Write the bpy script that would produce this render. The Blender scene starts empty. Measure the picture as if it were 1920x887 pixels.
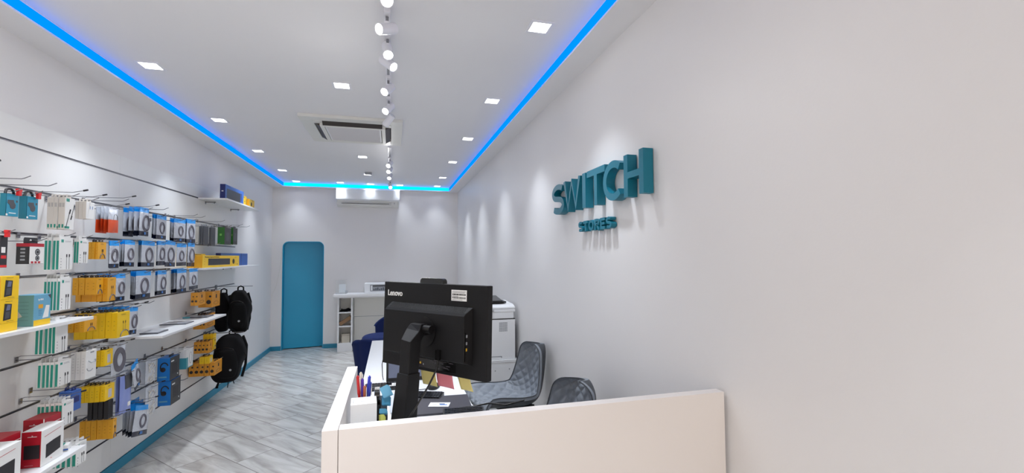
import bpy, bmesh, math, random
from mathutils import Matrix, Vector
random.seed(7)
S = bpy.context.scene
COL = S.collection
PI = math.pi

# ------------------------------------------------------------------ camera
yaw, pit, rol = math.radians(15.017), math.radians(2.519), math.radians(-0.292)
Fv = Vector((math.sin(yaw)*math.cos(pit), math.cos(yaw)*math.cos(pit), math.sin(pit)))
R0 = Vector((math.cos(yaw), -math.sin(yaw), 0)); U0 = R0.cross(Fv)
Rv = R0*math.cos(rol)+U0*math.sin(rol); Uv = Rv.cross(Fv)
cd = bpy.data.cameras.new('camera'); cam = bpy.data.objects.new('camera', cd); COL.objects.link(cam)
M = Matrix((Rv, Uv, -Fv)).transposed().to_4x4(); M.translation = Vector((0, 0, 1.6))
cam.matrix_world = M
cd.sensor_width = 36; cd.lens = 842/1920*36; cd.clip_start = .02; cd.clip_end = 100
S.camera = cam

# ------------------------------------------------------------------ view, world, daylight
S.view_settings.view_transform = 'Standard'; S.view_settings.look = 'None'
S.view_settings.gamma = 1; S.view_settings.use_curve_mapping = False
S.view_settings.exposure = -0.04
S.cycles.use_denoising = True
S.cycles.max_bounces = 8; S.cycles.diffuse_bounces = 5; S.cycles.glossy_bounces = 3
S.cycles.sample_clamp_indirect = 6; S.cycles.caustics_reflective = False; S.cycles.caustics_refractive = False
W = bpy.data.worlds.new('world'); S.world = W; W.use_nodes = True
bg = W.node_tree.nodes['Background']; bg.inputs[0].default_value = (1.0, .93, .87, 1); bg.inputs[1].default_value = 1.0
WINDOW_W = 58.0      # daylight through the shop front
PANEL_W = 4.3       # each recessed ceiling panel
SPOT_W = 13.0        # each track spotlight
LED_SIDE, LED_BACK = 1.9, 3.0

def area(name, loc, rot, sx, sy, power, col=(1, 1, 1), spread=PI):
    l = bpy.data.lights.new(name, 'AREA'); l.shape = 'RECTANGLE'; l.size = sx; l.size_y = sy
    l.energy = power; l.color = col; l.spread = spread
    o = bpy.data.objects.new(name, l); o.location = loc; o.rotation_euler = rot; COL.objects.link(o); return o
area('shop_front_daylight', (-.39, -3.62, 1.45), (math.radians(102), 0, 0), 2.9, 2.3, WINDOW_W, (1.0, .88, .76))

# ------------------------------------------------------------------ materials
def lin(c): return tuple(((x/255)/12.92 if x/255 <= .04045 else ((x/255+.055)/1.055)**2.4) for x in c)
MC = {}
def mat(name, rgb, rough=.5, metal=0, spec=.5, emit=0, noise=0, nscale=8, bump=0, bscale=60, trans=0, alpha=1, coat=0):
    if name in MC: return MC[name]
    m = bpy.data.materials.new(name); m.use_nodes = True; nt = m.node_tree; b = nt.nodes['Principled BSDF']
    c = (*lin(rgb), 1)
    b.inputs['Base Color'].default_value = c; b.inputs['Roughness'].default_value = rough
    b.inputs['Metallic'].default_value = metal; b.inputs['Specular IOR Level'].default_value = spec
    b.inputs['Transmission Weight'].default_value = trans; b.inputs['Alpha'].default_value = alpha
    b.inputs['Coat Weight'].default_value = coat
    if emit:
        b.inputs['Emission Color'].default_value = c; b.inputs['Emission Strength'].default_value = emit
    tc = None
    if noise or bump:
        tc = nt.nodes.new('ShaderNodeTexCoord')
    if noise:
        n = nt.nodes.new('ShaderNodeTexNoise'); n.inputs['Scale'].default_value = nscale; n.inputs['Detail'].default_value = 4
        nt.links.new(tc.outputs['Object'], n.inputs['Vector'])
        r = nt.nodes.new('ShaderNodeMapRange'); r.inputs[3].default_value = 1-noise; r.inputs[4].default_value = 1+noise
        nt.links.new(n.outputs['Fac'], r.inputs[0])
        h = nt.nodes.new('ShaderNodeHueSaturation'); h.inputs['Color'].default_value = c
        nt.links.new(r.outputs[0], h.inputs['Value']); nt.links.new(h.outputs[0], b.inputs['Base Color'])
    if bump:
        n2 = nt.nodes.new('ShaderNodeTexNoise'); n2.inputs['Scale'].default_value = bscale; n2.inputs['Detail'].default_value = 3
        nt.links.new(tc.outputs['Object'], n2.inputs['Vector'])
        bp = nt.nodes.new('ShaderNodeBump'); bp.inputs['Strength'].default_value = bump; bp.inputs['Distance'].default_value = .01
        nt.links.new(n2.outputs['Fac'], bp.inputs['Height']); nt.links.new(bp.outputs[0], b.inputs['Normal'])
    MC[name] = m; return m

WALL = mat('wall_paint', (234, 232, 231), .45, noise=.012, nscale=2, bump=.03, bscale=90)
CEIL = mat('ceiling_paint', (236, 235, 236), .6, noise=.01, nscale=2)
SLAT = mat('slatwall_laminate', (236, 236, 234), .35, noise=.01, nscale=1)
WHITE = mat('white_laminate', (232, 233, 234), .3, noise=.008, nscale=3)
PANELW = mat('counter_laminate', (232, 226, 222), .35, noise=.01, nscale=3)
TEAL = mat('teal_paint', (42, 140, 172), .45, noise=.04, nscale=3)
TEALD = mat('teal_door_paint', (26, 158, 196), .4, noise=.03, nscale=2)
SIGN = mat('sign_teal', (0, 112, 134), .45, noise=.04, nscale=9)
ALU = mat('brushed_aluminium', (128, 128, 132), .4, 1, noise=.06, nscale=40)
CHROME = mat('chrome_wire', (150, 150, 155), .25, 1)
BLACK = mat('black_plastic', (16, 16, 18), .45, bump=.02, bscale=400)
BLACK2 = mat('black_gloss_plastic', (12, 12, 13), .22)
DARKG = mat('dark_gap', (8, 8, 9), .8)
MON = mat('monitor_black', (9, 8, 10), .5, spec=.3, bump=.03, bscale=900)
OFFW = mat('offwhite_plastic', (226, 225, 219), .4)
APPL = mat('appliance_white', (236, 238, 240), .35)
GRAYP = mat('grey_plastic', (150, 153, 158), .45)
LAMP = mat('lamp_white_metal', (235, 235, 240), .35)
PANE = mat('lamp_diffuser', (255, 255, 255), .5, emit=9)
LENS = mat('spot_lens', (255, 255, 255), .3, emit=14)
LENSOFF = mat('spot_reflector', (200, 200, 205), .2, .6)
def emitter(name, rgb, s):
    m = bpy.data.materials.new(name); m.use_nodes = True; nt = m.node_tree
    b = nt.nodes['Principled BSDF']; b.inputs['Base Color'].default_value = (0, .02, .06, 1); b.inputs['Specular IOR Level'].default_value = 0; b.inputs['Roughness'].default_value = 1
    b.inputs['Emission Color'].default_value = (*rgb, 1); b.inputs['Emission Strength'].default_value = s; return m
LEDS = emitter('led_blue_side', (0, .17, 1.0), LED_SIDE)
LEDB = emitter('led_blue_back', (0, .34, 1.0), LED_BACK)
# product colours
P_WHITE = mat('card_white', (236, 236, 234), .4)
P_BEIGE = mat('card_beige', (226, 220, 212), .45)
P_TEAL = mat('card_teal', (38, 150, 132), .4)
P_TEALB = mat('card_blue_teal', (22, 140, 172), .35)
P_TEALB2 = mat('card_deep_teal', (12, 112, 132), .4)
P_YEL = mat('card_amber', (228, 164, 30), .4)
P_YEL2 = mat('card_yellow', (244, 200, 14), .38)
P_KRAFT = mat('card_kraft_amber', (220, 150, 40), .45)
P_BLUE = mat('header_blue', (14, 150, 232), .3)
P_NAVY = mat('band_navy', (16, 24, 48), .25)
P_RED = mat('card_red', (176, 24, 42), .38)
P_RED2 = mat('print_bright_red', (214, 30, 34), .4)
P_ORANGE = mat('bag_orange', (222, 84, 40), .3)
P_FILM = mat('bag_film', (198, 203, 212), .14, spec=.8, coat=.4, noise=.06, nscale=60, bump=.35, bscale=55)
P_CABLE = mat('cable_grey', (100, 98, 108), .5)
P_CABLEK = mat('cable_black', (34, 32, 36), .5)
P_BLK = mat('card_black', (34, 33, 36), .4)
P_DKG = mat('card_charcoal', (70, 72, 78), .45, noise=.1, nscale=80)
P_GREEN = mat('card_green', (40, 110, 40), .45)
P_LILAC = mat('card_lilac', (136, 152, 214), .3)
P_BOXBLUE = mat('card_blue', (20, 120, 206), .35)
P_KBBLUE = mat('card_royal_blue', (52, 96, 172), .4)
P_NAVYB = mat('card_dark_navy', (22, 36, 104), .4)
P_GREY = mat('print_grey', (150, 152, 156), .5)
P_CYANG = mat('card_grey_teal', (92, 138, 138), .45)
P_LBLUE = mat('card_light_blue', (104, 166, 196), .45)
P_SEAT = mat('grey_leatherette', (128, 134, 142), .5, bump=.05, bscale=300)
P_SEATB = mat('dark_grey_leatherette', (62, 65, 70), .55, bump=.05, bscale=300)
VELVET = mat('navy_velvet', (12, 32, 84), .8, spec=.3, noise=.10, nscale=25)
BAGF = mat('backpack_fabric', (9, 9, 11), .9, spec=.25, bump=.2, bscale=250)
BAGF2 = mat('backpack_grey_fabric', (15, 15, 18), .9, spec=.25, bump=.2, bscale=250)

# ------------------------------------------------------------------ mesh builder
class MB:
    def __init__(s): s.v = []; s.f = []; s.mi = []; s.mats = []; s.sm = []
    def idx(s, m):
        if m not in s.mats: s.mats.append(m)
        return s.mats.index(m)
    def add(s, vs, fs, m, T=None, smooth=False):
        o = len(s.v); k = s.idx(m)
        for p in vs:
            p = Vector(p); s.v.append(T @ p if T else p)
        for f in fs: s.f.append([i+o for i in f]); s.mi.append(k); s.sm.append(smooth)
    def box(s, x0, x1, y0, y1, z0, z1, m, T=None):
        vs = [(x, y, z) for x in (x0, x1) for y in (y0, y1) for z in (z0, z1)]
        s.add(vs, [(0, 1, 3, 2), (4, 6, 7, 5), (0, 4, 5, 1), (2, 3, 7, 6), (0, 2, 6, 4), (1, 5, 7, 3)], m, T)
    def cyl(s, a, b, r0, m, r1=None, n=12, T=None, cap=True, capm=None):
        a, b = Vector(a), Vector(b); r1 = r0 if r1 is None else r1
        d = (b-a).normalized(); u = d.orthogonal().normalized(); w = d.cross(u)
        vs = []
        for c, r in ((a, r0), (b, r1)):
            for i in range(n):
                t = 2*PI*i/n; vs.append(c+u*math.cos(t)*r+w*math.sin(t)*r)
        s.add(vs, [(i, (i+1) % n, n+(i+1) % n, n+i) for i in range(n)], m, T, True)
        if cap:
            s.add(vs[:n], [tuple(range(n))[::-1]], m, T); s.add(vs[n:], [tuple(range(n))], capm or m, T)
    def tube(s, path, r, m, n=8, T=None, closed=False, sq=1.0):
        P = [Vector(p) for p in path]; N = len(P); vs = []; up = None
        for i in range(N):
            a = P[(i-1) % N] if (closed or i > 0) else P[i]; b = P[(i+1) % N] if (closed or i < N-1) else P[i]
            d = (b-a).normalized()
            if up is None: up = d.orthogonal().normalized()
            up = (up-d*up.dot(d)); up = up.normalized() if up.length > 1e-6 else d.orthogonal().normalized()
            w = d.cross(up); rr = r[i] if isinstance(r, (list, tuple)) else r
            for k in range(n):
                t = 2*PI*k/n; vs.append(P[i]+up*math.cos(t)*rr+w*math.sin(t)*rr*sq)
        fs = []
        for i in range(N if closed else N-1):
            j = (i+1) % N
            for k in range(n): fs.append((i*n+k, i*n+(k+1) % n, j*n+(k+1) % n, j*n+k))
        s.add(vs, fs, m, T, True)
        if not closed:
            s.add(vs[:n], [tuple(range(n))[::-1]], m, T); s.add(vs[-n:], [tuple(range(n))], m, T)
    def prism(s, poly, f0, f1, m, T=None):
        n = len(poly)                       # f0/f1 map (a,b) to 3-D near/far caps
        vs = [f0(*p) for p in poly]+[f1(*p) for p in poly]
        s.add(vs, [tuple(range(n))[::-1], tuple(range(n, 2*n))]+[(i, (i+1) % n, n+(i+1) % n, n+i) for i in range(n)], m, T)
    def grid(s, fn, nu, nv, m, T=None, smooth=True, mfn=None):
        vs = [fn(i/nu, j/nv) for i in range(nu+1) for j in range(nv+1)]
        for i in range(nu):
            pass
        groups = {}
        for i in range(nu):
            for j in range(nv):
                mm = mfn(i/nu, j/nv) if mfn else m
                groups.setdefault(mm.name, (mm, []))[1].append((i*(nv+1)+j, (i+1)*(nv+1)+j, (i+1)*(nv+1)+j+1, i*(nv+1)+j+1))
        o = len(s.v)
        for p in vs:
            p = Vector(p); s.v.append(T @ p if T else p)
        for mm, fs in groups.values():
            k = s.idx(mm)
            for f in fs: s.f.append([q+o for q in f]); s.mi.append(k); s.sm.append(smooth)
    def obj(s, name, parent=None, loc=(0, 0, 0), rot=(0, 0, 0), bevel=0, solid=0, seg=2, weld=False):
        me = bpy.data.meshes.new(name); me.from_pydata([tuple(p) for p in s.v], [], s.f)
        for m in s.mats: me.materials.append(m)
        me.polygons.foreach_set('material_index', s.mi); me.polygons.foreach_set('use_smooth', s.sm); me.update()
        bm = bmesh.new(); bm.from_mesh(me)
        if weld: bmesh.ops.remove_doubles(bm, verts=bm.verts, dist=1e-5)
        bmesh.ops.recalc_face_normals(bm, faces=bm.faces); bm.to_mesh(me); bm.free()
        o = bpy.data.objects.new(name, me); COL.objects.link(o); o.location = loc; o.rotation_euler = rot
        if parent: o.parent = parent
        if solid:
            q = o.modifiers.new('s', 'SOLIDIFY'); q.thickness = solid; q.offset = 0
        if bevel:
            q = o.modifiers.new('b', 'BEVEL'); q.width = bevel; q.segments = seg; q.limit_method = 'ANGLE'; q.angle_limit = math.radians(50)
        return o

def tag(o, label=None, cat=None, group=None, kind=None):
    if label: o['label'] = label
    if cat: o['category'] = cat
    if group: o['group'] = group
    if kind: o['kind'] = kind
    return o
def thing(name, label, cat, loc=(0, 0, 0), rot=(0, 0, 0), group=None):
    o = bpy.data.objects.new(name, None); COL.objects.link(o); o.location = loc; o.rotation_euler = rot
    o.empty_display_size = .05
    return tag(o, label, cat, group)
def struct(mb, name, **k): return tag(mb.obj(name, **k), kind='structure')
def copy_tree(o, parent=None):
    c = o.copy(); COL.objects.link(c)
    if parent: c.parent = parent
    for ch in list(o.children): copy_tree(ch, c)
    return c
def text_mesh(name, body, size, m, parent, T, extrude=.0005, offset=0, space=1.0, xs=1.0):
    cu = bpy.data.curves.new(name, 'FONT'); cu.body = body; cu.size = size; cu.extrude = extrude; cu.offset = offset
    cu.space_character = space; cu.align_x = 'LEFT'; cu.resolution_u = 3
    to = bpy.data.objects.new(name, cu); COL.objects.link(to); bpy.context.view_layer.update()
    me = bpy.data.meshes.new_from_object(to.evaluated_get(bpy.context.evaluated_depsgraph_get()))
    bpy.data.objects.remove(to); me.transform(Matrix.Diagonal((xs, 1, 1, 1))); me.transform(T)
    me.materials.clear(); me.materials.append(m); me.name = name
    o = bpy.data.objects.new(name, me); COL.objects.link(o); o.parent = parent; return o
# text frame on a surface facing +X (reads toward +Y)
def T_px(x, y, z): return Matrix(((0, 0, 1, x), (1, 0, 0, y), (0, 1, 0, z), (0, 0, 0, 1)))

# ------------------------------------------------------------------ room shell
XL, XR, YB, YF = -1.998, 1.219, 8.559, -3.6
ZS, ZC = 2.822, 2.90
def marble():
    m = bpy.data.materials.new('marble_floor'); m.use_nodes = True; nt = m.node_tree; N = nt.nodes; L = nt.links
    b = N['Principled BSDF']; tc = N.new('ShaderNodeTexCoord')
    mp = N.new('ShaderNodeMapping'); mp.inputs['Rotation'].default_value = (0, 0, math.radians(47)); mp.inputs['Location'].default_value = (.13, .21, 0)
    L.new(tc.outputs['Object'], mp.inputs['Vector'])
    br = N.new('ShaderNodeTexBrick'); br.offset = .5; br.inputs['Scale'].default_value = 1
    br.inputs['Brick Width'].default_value = .60; br.inputs['Row Height'].default_value = .30
    br.inputs['Mortar Size'].default_value = .0035; br.inputs['Mortar Smooth'].default_value = .3
    br.inputs['Color1'].default_value = (0, 0, 0, 1); br.inputs['Color2'].default_value = (1, 1, 1, 1); br.inputs['Mortar'].default_value = (.5, .5, .5, 1)
    L.new(mp.outputs[0], br.inputs['Vector'])
    # shift the veining tile by tile
    sc = N.new('ShaderNodeVectorMath'); sc.operation = 'SCALE'; sc.inputs['Scale'].default_value = 7.3
    L.new(br.outputs['Color'], sc.inputs[0])
    ad = N.new('ShaderNodeVectorMath'); ad.operation = 'ADD'; L.new(mp.outputs[0], ad.inputs[0]); L.new(sc.outputs[0], ad.inputs[1])
    m2 = N.new('ShaderNodeMapping'); m2.inputs['Scale'].default_value = (1.1, 6.5, 1); m2.inputs['Rotation'].default_value = (0, 0, math.radians(7)); L.new(ad.outputs[0], m2.inputs['Vector'])
    n1 = N.new('ShaderNodeTexNoise'); n1.inputs['Scale'].default_value = 1.5; n1.inputs['Detail'].default_value = 7; n1.inputs['Distortion'].default_value = 1.1
    L.new(m2.outputs[0], n1.inputs['Vector'])
    cr = N.new('ShaderNodeValToRGB'); e = cr.color_ramp
    e.elements[0].position = .30; e.elements[0].color = (*lin((158, 155, 150)), 1)
    e.elements[1].position = .56; e.elements[1].color = (*lin((196, 194, 190)), 1)
    a = e.elements.new(.44); a.color = (*lin((181, 178, 174)), 1)
    a = e.elements.new(.75); a.color = (*lin((208, 207, 205)), 1)
    L.new(n1.outputs['Fac'], cr.inputs[0])
    mr = N.new('ShaderNodeMapRange'); mr.inputs[3].default_value = .90; mr.inputs[4].default_value = 1.05; L.new(br.outputs['Color'], mr.inputs[0])
    h = N.new('ShaderNodeHueSaturation'); L.new(cr.outputs[0], h.inputs['Color']); L.new(mr.outputs[0], h.inputs['Value'])
    mx = N.new('ShaderNodeMix'); mx.data_type = 'RGBA'; L.new(br.outputs['Fac'], mx.inputs['Factor']); L.new(h.outputs[0], mx.inputs[6])
    mx.inputs[7].default_value = (*lin((128, 124, 120)), 1)
    L.new(mx.outputs[2], b.inputs['Base Color']); b.inputs['Roughness'].default_value = .22
    return m
fl = MB(); fl.box(XL-.1, XR+.1, YF-.5, YB+.8, -.1, 0, marble()); struct(fl, 'floor')
w = MB(); w.box(XL-.12, XL, YF, YB+.8, 0, 3.05, WALL); struct(w, 'wall_left')
w = MB(); w.box(XR, XR+.12, YF, YB+.8, 0, 3.05, WALL); struct(w, 'wall_right')
# back wall with the round-topped opening
def door_poly(x0, x1, z1, r, z0=0):
    p = [(x0, z0)]
    for i in range(9): a = PI-i*PI/16; p.append((x0+r+r*math.cos(a), z1-r+r*math.sin(a)))
    for i in range(9): a = PI/2-i*PI/16; p.append((x1-r+r*math.cos(a), z1-r+r*math.sin(a)))
    p.append((x1, z0)); return p
DX0, DX1, DZ = -1.826, -1.156, 1.878
dp = door_poly(DX0, DX1, DZ, .10)
w = MB(); h = len(dp)//2
cx = (DX0+DX1)/2
left = [(XL, 0), (DX0, 0)]+dp[1:h]+[(cx, DZ), (cx, 3.05), (XL, 3.05)]
right = [(XR, 0), (XR, 3.05), (cx, 3.05), (cx, DZ)]+dp[h:-1]+[(DX1, 0)]
for q in (left, right): w.prism(q, lambda a, b: (a, YB, b), lambda a, b: (a, YB+.25, b), WALL)
struct(w, 'wall_back')
w = MB(); w.box(XL-.12, XR+.12, YB+.8, YB+.9, 0, 3.05, WALL); struct(w, 'wall_behind_door')
w = MB(); w.box(XL-.12, XL+.2, YF-.1, YF, 0, 3.05, WALL); w.box(XR-.1, XR+.12, YF-.1, YF, 0, 3.05, WALL)
w.box(XL+.2, XR-.1, YF-.1, YF, 2.62, 3.05, WALL); w.box(XL+.2, XR-.1, YF-.1, YF, 0, .28, WALL); struct(w, 'wall_front')
# tray ceiling and its lower border
c = MB(); c.box(XL-.12, XR+.12, YF-.1, YB+.9, ZC, ZC+.15, CEIL); struct(c, 'ceiling')
SX0, SX1, SY1, SY0 = -1.805, 1.043, 8.43, -3.2
for i, (a0, a1, b0, b1) in enumerate([(XL, SX0, YF, YB), (SX1, XR, YF, YB), (SX0, SX1, SY1, YB), (SX0, SX1, YF, SY0)]):
    c = MB(); c.box(a0, a1, b0, b1, ZS, ZC, CEIL); struct(c, 'trim_%d' % (i+1))
# teal skirting
def base(name, x0, x1, y0, y1):
    b = MB(); b.box(x0, x1, y0, y1, 0, .075, TEAL); struct(b, name, bevel=.002)
base('baseboard_left', XL, XL+.014, YF, YB); base('baseboard_right', XR-.014, XR, 1.6, YB)
base('baseboard_back', DX1+.004, XR-.014, YB-.014, YB); base('baseboard_back_corner', XL+.014, DX0-.004, YB-.014, YB)
# door: teal lining and slab, turned slightly inwards
ln = MB()
outer = door_poly(DX0, DX1, DZ, .10); inner = door_poly(DX0+.012, DX1-.012, DZ-.012, .09)
for i in range(len(outer)-1):
    q = [outer[i], outer[i+1], inner[i+1], inner[i]]
    ln.prism(q, lambda a, b: (a, YB-.004, b), lambda a, b: (a, YB+.25, b), TEALD)
d1 = thing('door_1', None, None, (DX0+.012, YB+.08, 0)); d1['kind'] = 'structure'
o = ln.obj('door_frame', d1); o.location = (-(DX0+.012), -(YB+.08), 0)
sl = MB(); sp = door_poly(0, DX1-DX0+.0, DZ+.02, .05, .012)
sl.prism(sp, lambda a, b: (a, 0, b), lambda a, b: (a, .04, b), TEALD)
sl.obj('door_leaf', d1, rot=(0, 0, math.radians(9.5)), bevel=.003)
cr_ = MB(); cr_.tube([(DX0-.005, YB-.006, 1.75), (DX0-.02, YB-.007, 1.55), (DX0-.04, YB-.006, 1.38), (DX0-.09, YB-.008, 1.1), (-1.97, YB-.006, .98), (-1.99, YB-.006, .90)], .003, OFFW, 6)
tag(cr_.obj('wall_cable'), 'thin white cable drooping down the wall left of the teal door', 'cable')

# ------------------------------------------------------------------ slatwall
GZ = [2.233, 1.985, 1.74, 1.50, 1.262, 1.015, .768, .530, .288]
sw = thing('slatwall', 'white slatted display wall with grey metal grooves along the left wall', 'display wall', (XL, 3, 0))
SWX = XL+.018
edges = [2.372]+GZ+[.09]
pn = MB()
for i in range(len(edges)-1):
    z1 = edges[i]-(.006 if i else 0); z0 = edges[i+1]+(.006 if i < len(edges)-2 else 0)
    for (ya, yb) in ((YF+.05, 1.60), (1.602, 4.005), (4.007, 6.64)): pn.box(XL+.001, SWX, ya, yb, z0, z1, SLAT)
pn.box(XL+.0005, XL+.008, YF+.05, 6.64, .09, 2.37, DARKG)
o = pn.obj('panel', sw); o.location = (-XL, -3, 0)
for z in GZ:
    g = MB(); g.box(XL+.008, XL+.012, YF+.05, 6.64, z-.0058, z+.0058, ALU); g.box(XL+.008, SWX+.0015, YF+.05, 6.64, z-.0062, z-.0045, ALU); g.box(XL+.008, SWX+.0015, YF+.05, 6.64, z+.0045, z+.0062, ALU)
    o = g.obj('groove_insert', sw); o.location = (-XL, -3, 0)

def led(name, label, x0, x1, y0, y1, m):
    b = MB(); b.box(x0, x1, y0, y1, ZS+.012, ZC-.012, m); tag(b.obj(name), label, 'led strip', 'led strips in the ceiling cove')
led('led_strip', 'glowing blue led strip along the left ceiling cove', SX0, SX0+.006, SY0, SY1-.01, LEDS)
led('led_strip', 'glowing blue led strip along the right ceiling cove', SX1-.006, SX1, SY0, SY1-.01, LEDS)
led('led_strip', 'bright cyan led strip across the far end of the ceiling cove', SX0+.01, SX1-.01, SY1-.006, SY1, LEDB)

# ------------------------------------------------------------------ ceiling fixtures
def downlight(label, x, y):
    t = thing('ceiling_light', label, 'ceiling light', (x, y, ZC), group='square recessed ceiling lights')
    f = MB(); s, i = .068, .052
    for a in ((-s, s, -s, -i), (-s, s, i, s), (-s, -i, -i, i), (i, s, -i, i)): f.box(*a, -.004, 0, LAMP)
    f.obj('frame', t)
    g = MB(); g.box(-i, i, -i, i, -.003, -.0005, PANE); g.obj('diffuser', t)
    l = area('panel_light', (0, 0, -.008), (0, 0, 0), .1, .1, PANEL_W*(.28 if y > 8.2 else 1.7 if (x < 0 and x > -1 and y < 3) else 1), (.84, .91, 1.0), math.radians(74)); l.parent = t
    return t
LN = ['nearest', 'second', 'third', 'fourth', 'farthest']
for i, y in enumerate((3.51, 4.76, 6.04, 7.30, 8.31)): downlight(LN[i]+' square ceiling light in the row beside the left blue strip', -1.58, y)
LN = ['nearest', 'second', 'third', 'fourth', 'fifth', 'farthest']
for i, y in enumerate((2.37, 3.62, 4.865, 6.13, 7.385, 8.30)): downlight(LN[i]+' square ceiling light in the row beside the right blue strip', .805, y)
for y, s in ((3.567, 'square ceiling light just in front of the ceiling cassette, left of track'), (6.08, 'square ceiling light behind the ceiling cassette, left of track'),
             (7.37, 'square ceiling light beside the small ceiling sensor box'), (8.33, 'square ceiling light above the middle of the wall air conditioner')): downlight(s, -.372, y)
downlight('square ceiling light above the left end of the wall air conditioner', -.87, 8.28)
downlight('square ceiling light above the right end of the wall air conditioner', .14, 8.34)
for x, y, s in ((-1.58, 2.26, 'square ceiling light overhead left of the camera'), (-1.58, 1.0, 'square ceiling light behind the camera on the left'), 
                (.805, -.13, 'square ceiling light behind the camera on the right'), (-.375, .95, 'square ceiling light overhead in the middle row'), (-.375, 2.30, 'square ceiling light just above the top photo edge, left of the track')): downlight(s, x, y)
sb = MB(); sb.box(-.05, .05, -.05, .05, -.03, 0, GRAYP); sb.box(-.055, .055, -.055, .055, -.004, 0, OFFW)
tag(sb.obj('ceiling_sensor', loc=(-.352, 7.20, ZC), bevel=.004), 'small grey sensor box on the far ceiling near the track', 'sensor')

# ceiling cassette air conditioner
cs = thing('ceiling_air_conditioner', 'square white cassette air conditioner set in the ceiling', 'air conditioner', (-.365, 4.80, ZC))
b = MB(); zz = -.060
def frame(b, h, i, z0, z1, m):
    for a in ((-h, h, -h, -i), (-h, h, i, h), (-h, -i, -i, i), (i, h, -i, i)): b.box(*a, z0, z1, m)
H, V1, V0, G = .462, .352, .298, .262
frame(b, H, V1, -.030, 0, OFFW)
frame(b, V0, G, zz, 0, OFFW)
b.box(-V1, V1, -V1, V1, -.006, 0, DARKG)
for sx in (-1, 1):
    for sy in (-1, 1):
        xa, xb = sorted((sx*V1, sx*.27)); ya, yb_ = sorted((sy*V1, sy*.27)); b.box(xa, xb, ya, yb_, -.034, 0, OFFW)
b.obj('housing', cs, bevel=.004)
b = MB(); b.box(-G+.006, G-.006, -G+.006, G-.006, -.056, -.004, APPL)
for i in range(44):
    y = -G+.02+i*(2*G-.04)/43; b.box(-G+.02, G-.02, y-.0022, y+.0022, -.0575, -.056, mat('grille_grey', (212, 210, 212), .6))
b.obj('intake_grille', cs)
for sx, sy in ((0, -1), (0, 1), (-1, 0), (1, 0)):
    b = MB(); m = mat('vane_dark', (52, 44, 40), .5)
    q = [(.346, -.0285), (.2985, -.0575), (.2985, -.020), (.346, -.012)]
    if sx == 0: b.prism(q, lambda a, z: (-.27, sy*a, z), lambda a, z: (.27, sy*a, z), m)
    else: b.prism(q, lambda a, z: (sx*a, -.27, z), lambda a, z: (sx*a, .27, z), m)
    b.obj('vane', cs)

# track with spotlights
tr = MB(); tr.box(-.048, -.012, 1.0, 4.32, ZC-.022, ZC, LAMP); tr.box(-.038, -.022, 1.0, 4.32, ZC-.023, ZC-.0215, GRAYP)
tag(tr.obj('light_track'), 'long white ceiling track in front of the cassette carrying spotlights', 'track')
tr = MB(); tr.box(-.048, -.012, 5.42, 8.40, ZC-.022, ZC, LAMP); tr.box(-.038, -.022, 5.42, 8.40, ZC-.023, ZC-.0215, GRAYP)
tag(tr.obj('light_track'), 'white ceiling track behind the cassette running to the back', 'track')
def spot(label, y, d, on=True):
    t = thing('track_spotlight', label, 'spotlight', (-.03, y, ZC-.022), group='white cylinder spotlights on the ceiling track')
    a = MB(); a.box(-.017, .017, -.05, .05, -.022, 0, LAMP); a.cyl((0, 0, -.022), (0, 0, -.055), .008, CHROME); a.obj('track_adapter', t, bevel=.002)
    d = Vector(d).normalized(); c = Vector((0, 0, -.085))
    j = MB(); j.cyl((0, 0, -.05), (0, 0, -.078), .016, LAMP, n=14); j.obj('swivel_joint', t)
    h = MB(); p0 = c-d*.052; p1 = c+d*.058
    h.cyl(p0, p1, .0295, LAMP, n=24, cap=False); h.cyl(p0-d*.004, p0, .024, LAMP, .0295, n=24)
    h.cyl(p1, p1-d*.001, .0295, LAMP, .0262, n=24, cap=False)
    hd = h.obj('lamp_head', t)
    l = MB(); l.cyl(p1-d*.006, p1-d*.003, .026, LENS if on else LENSOFF, n=24); l.obj('lens', hd)
    sp = bpy.data.lights.new('spot_beam', 'SPOT'); sp.energy = SPOT_W*(.05 if not on else .4 if (d.x > .2 or y == 5.95) else 1.55 if (d.x < -.3 and y < 5) else .9); sp.spot_size = math.radians(130); sp.spot_blend = .9; sp.shadow_soft_size = .03; sp.color = (1, .98, .97)
    so = bpy.data.objects.new('spot_beam', sp); COL.objects.link(so); so.parent = t; so.location = p1+d*.01; so.rotation_euler = d.to_track_quat('-Z', 'Y').to_euler()
for lb, y, d, on in (('topmost white track spotlight, cut by the top of the photo', 2.10, (.05, -.75, -.65), 1), ('white track spotlight turned hard to the left, second from the top', 2.39, (-.72, -.6, -.42), 1),
                 ('white track spotlight pointing at the camera, third from the top', 2.64, (.08, -.62, -.8), 1), ('white track spotlight turned to the right, fourth from the top', 2.82, (.62, -.5, -.6), 1),
                 ('white track spotlight turned left, fifth from the top', 3.27, (-.45, -.62, -.6), 1), ('white track spotlight turned left, sixth from the top', 3.70, (-.42, -.6, -.62), 1),
                 ('unlit-looking white spotlight facing away just before the cassette', 4.02, (-.5, .45, -.6), 0),
                 ('white track spotlight just behind the cassette', 5.95, (-.3, -.75, -.55), 1), ('middle white track spotlight of the far group', 6.35, (-.3, -.7, -.6), 1), ('last white track spotlight of the far group', 6.85, (-.2, -.7, -.65), 1),
                 ('farthest track spotlight close to the back blue strip', 7.75, (.1, -.7, -.65), 1)): spot(lb, y, d, on)

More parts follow.
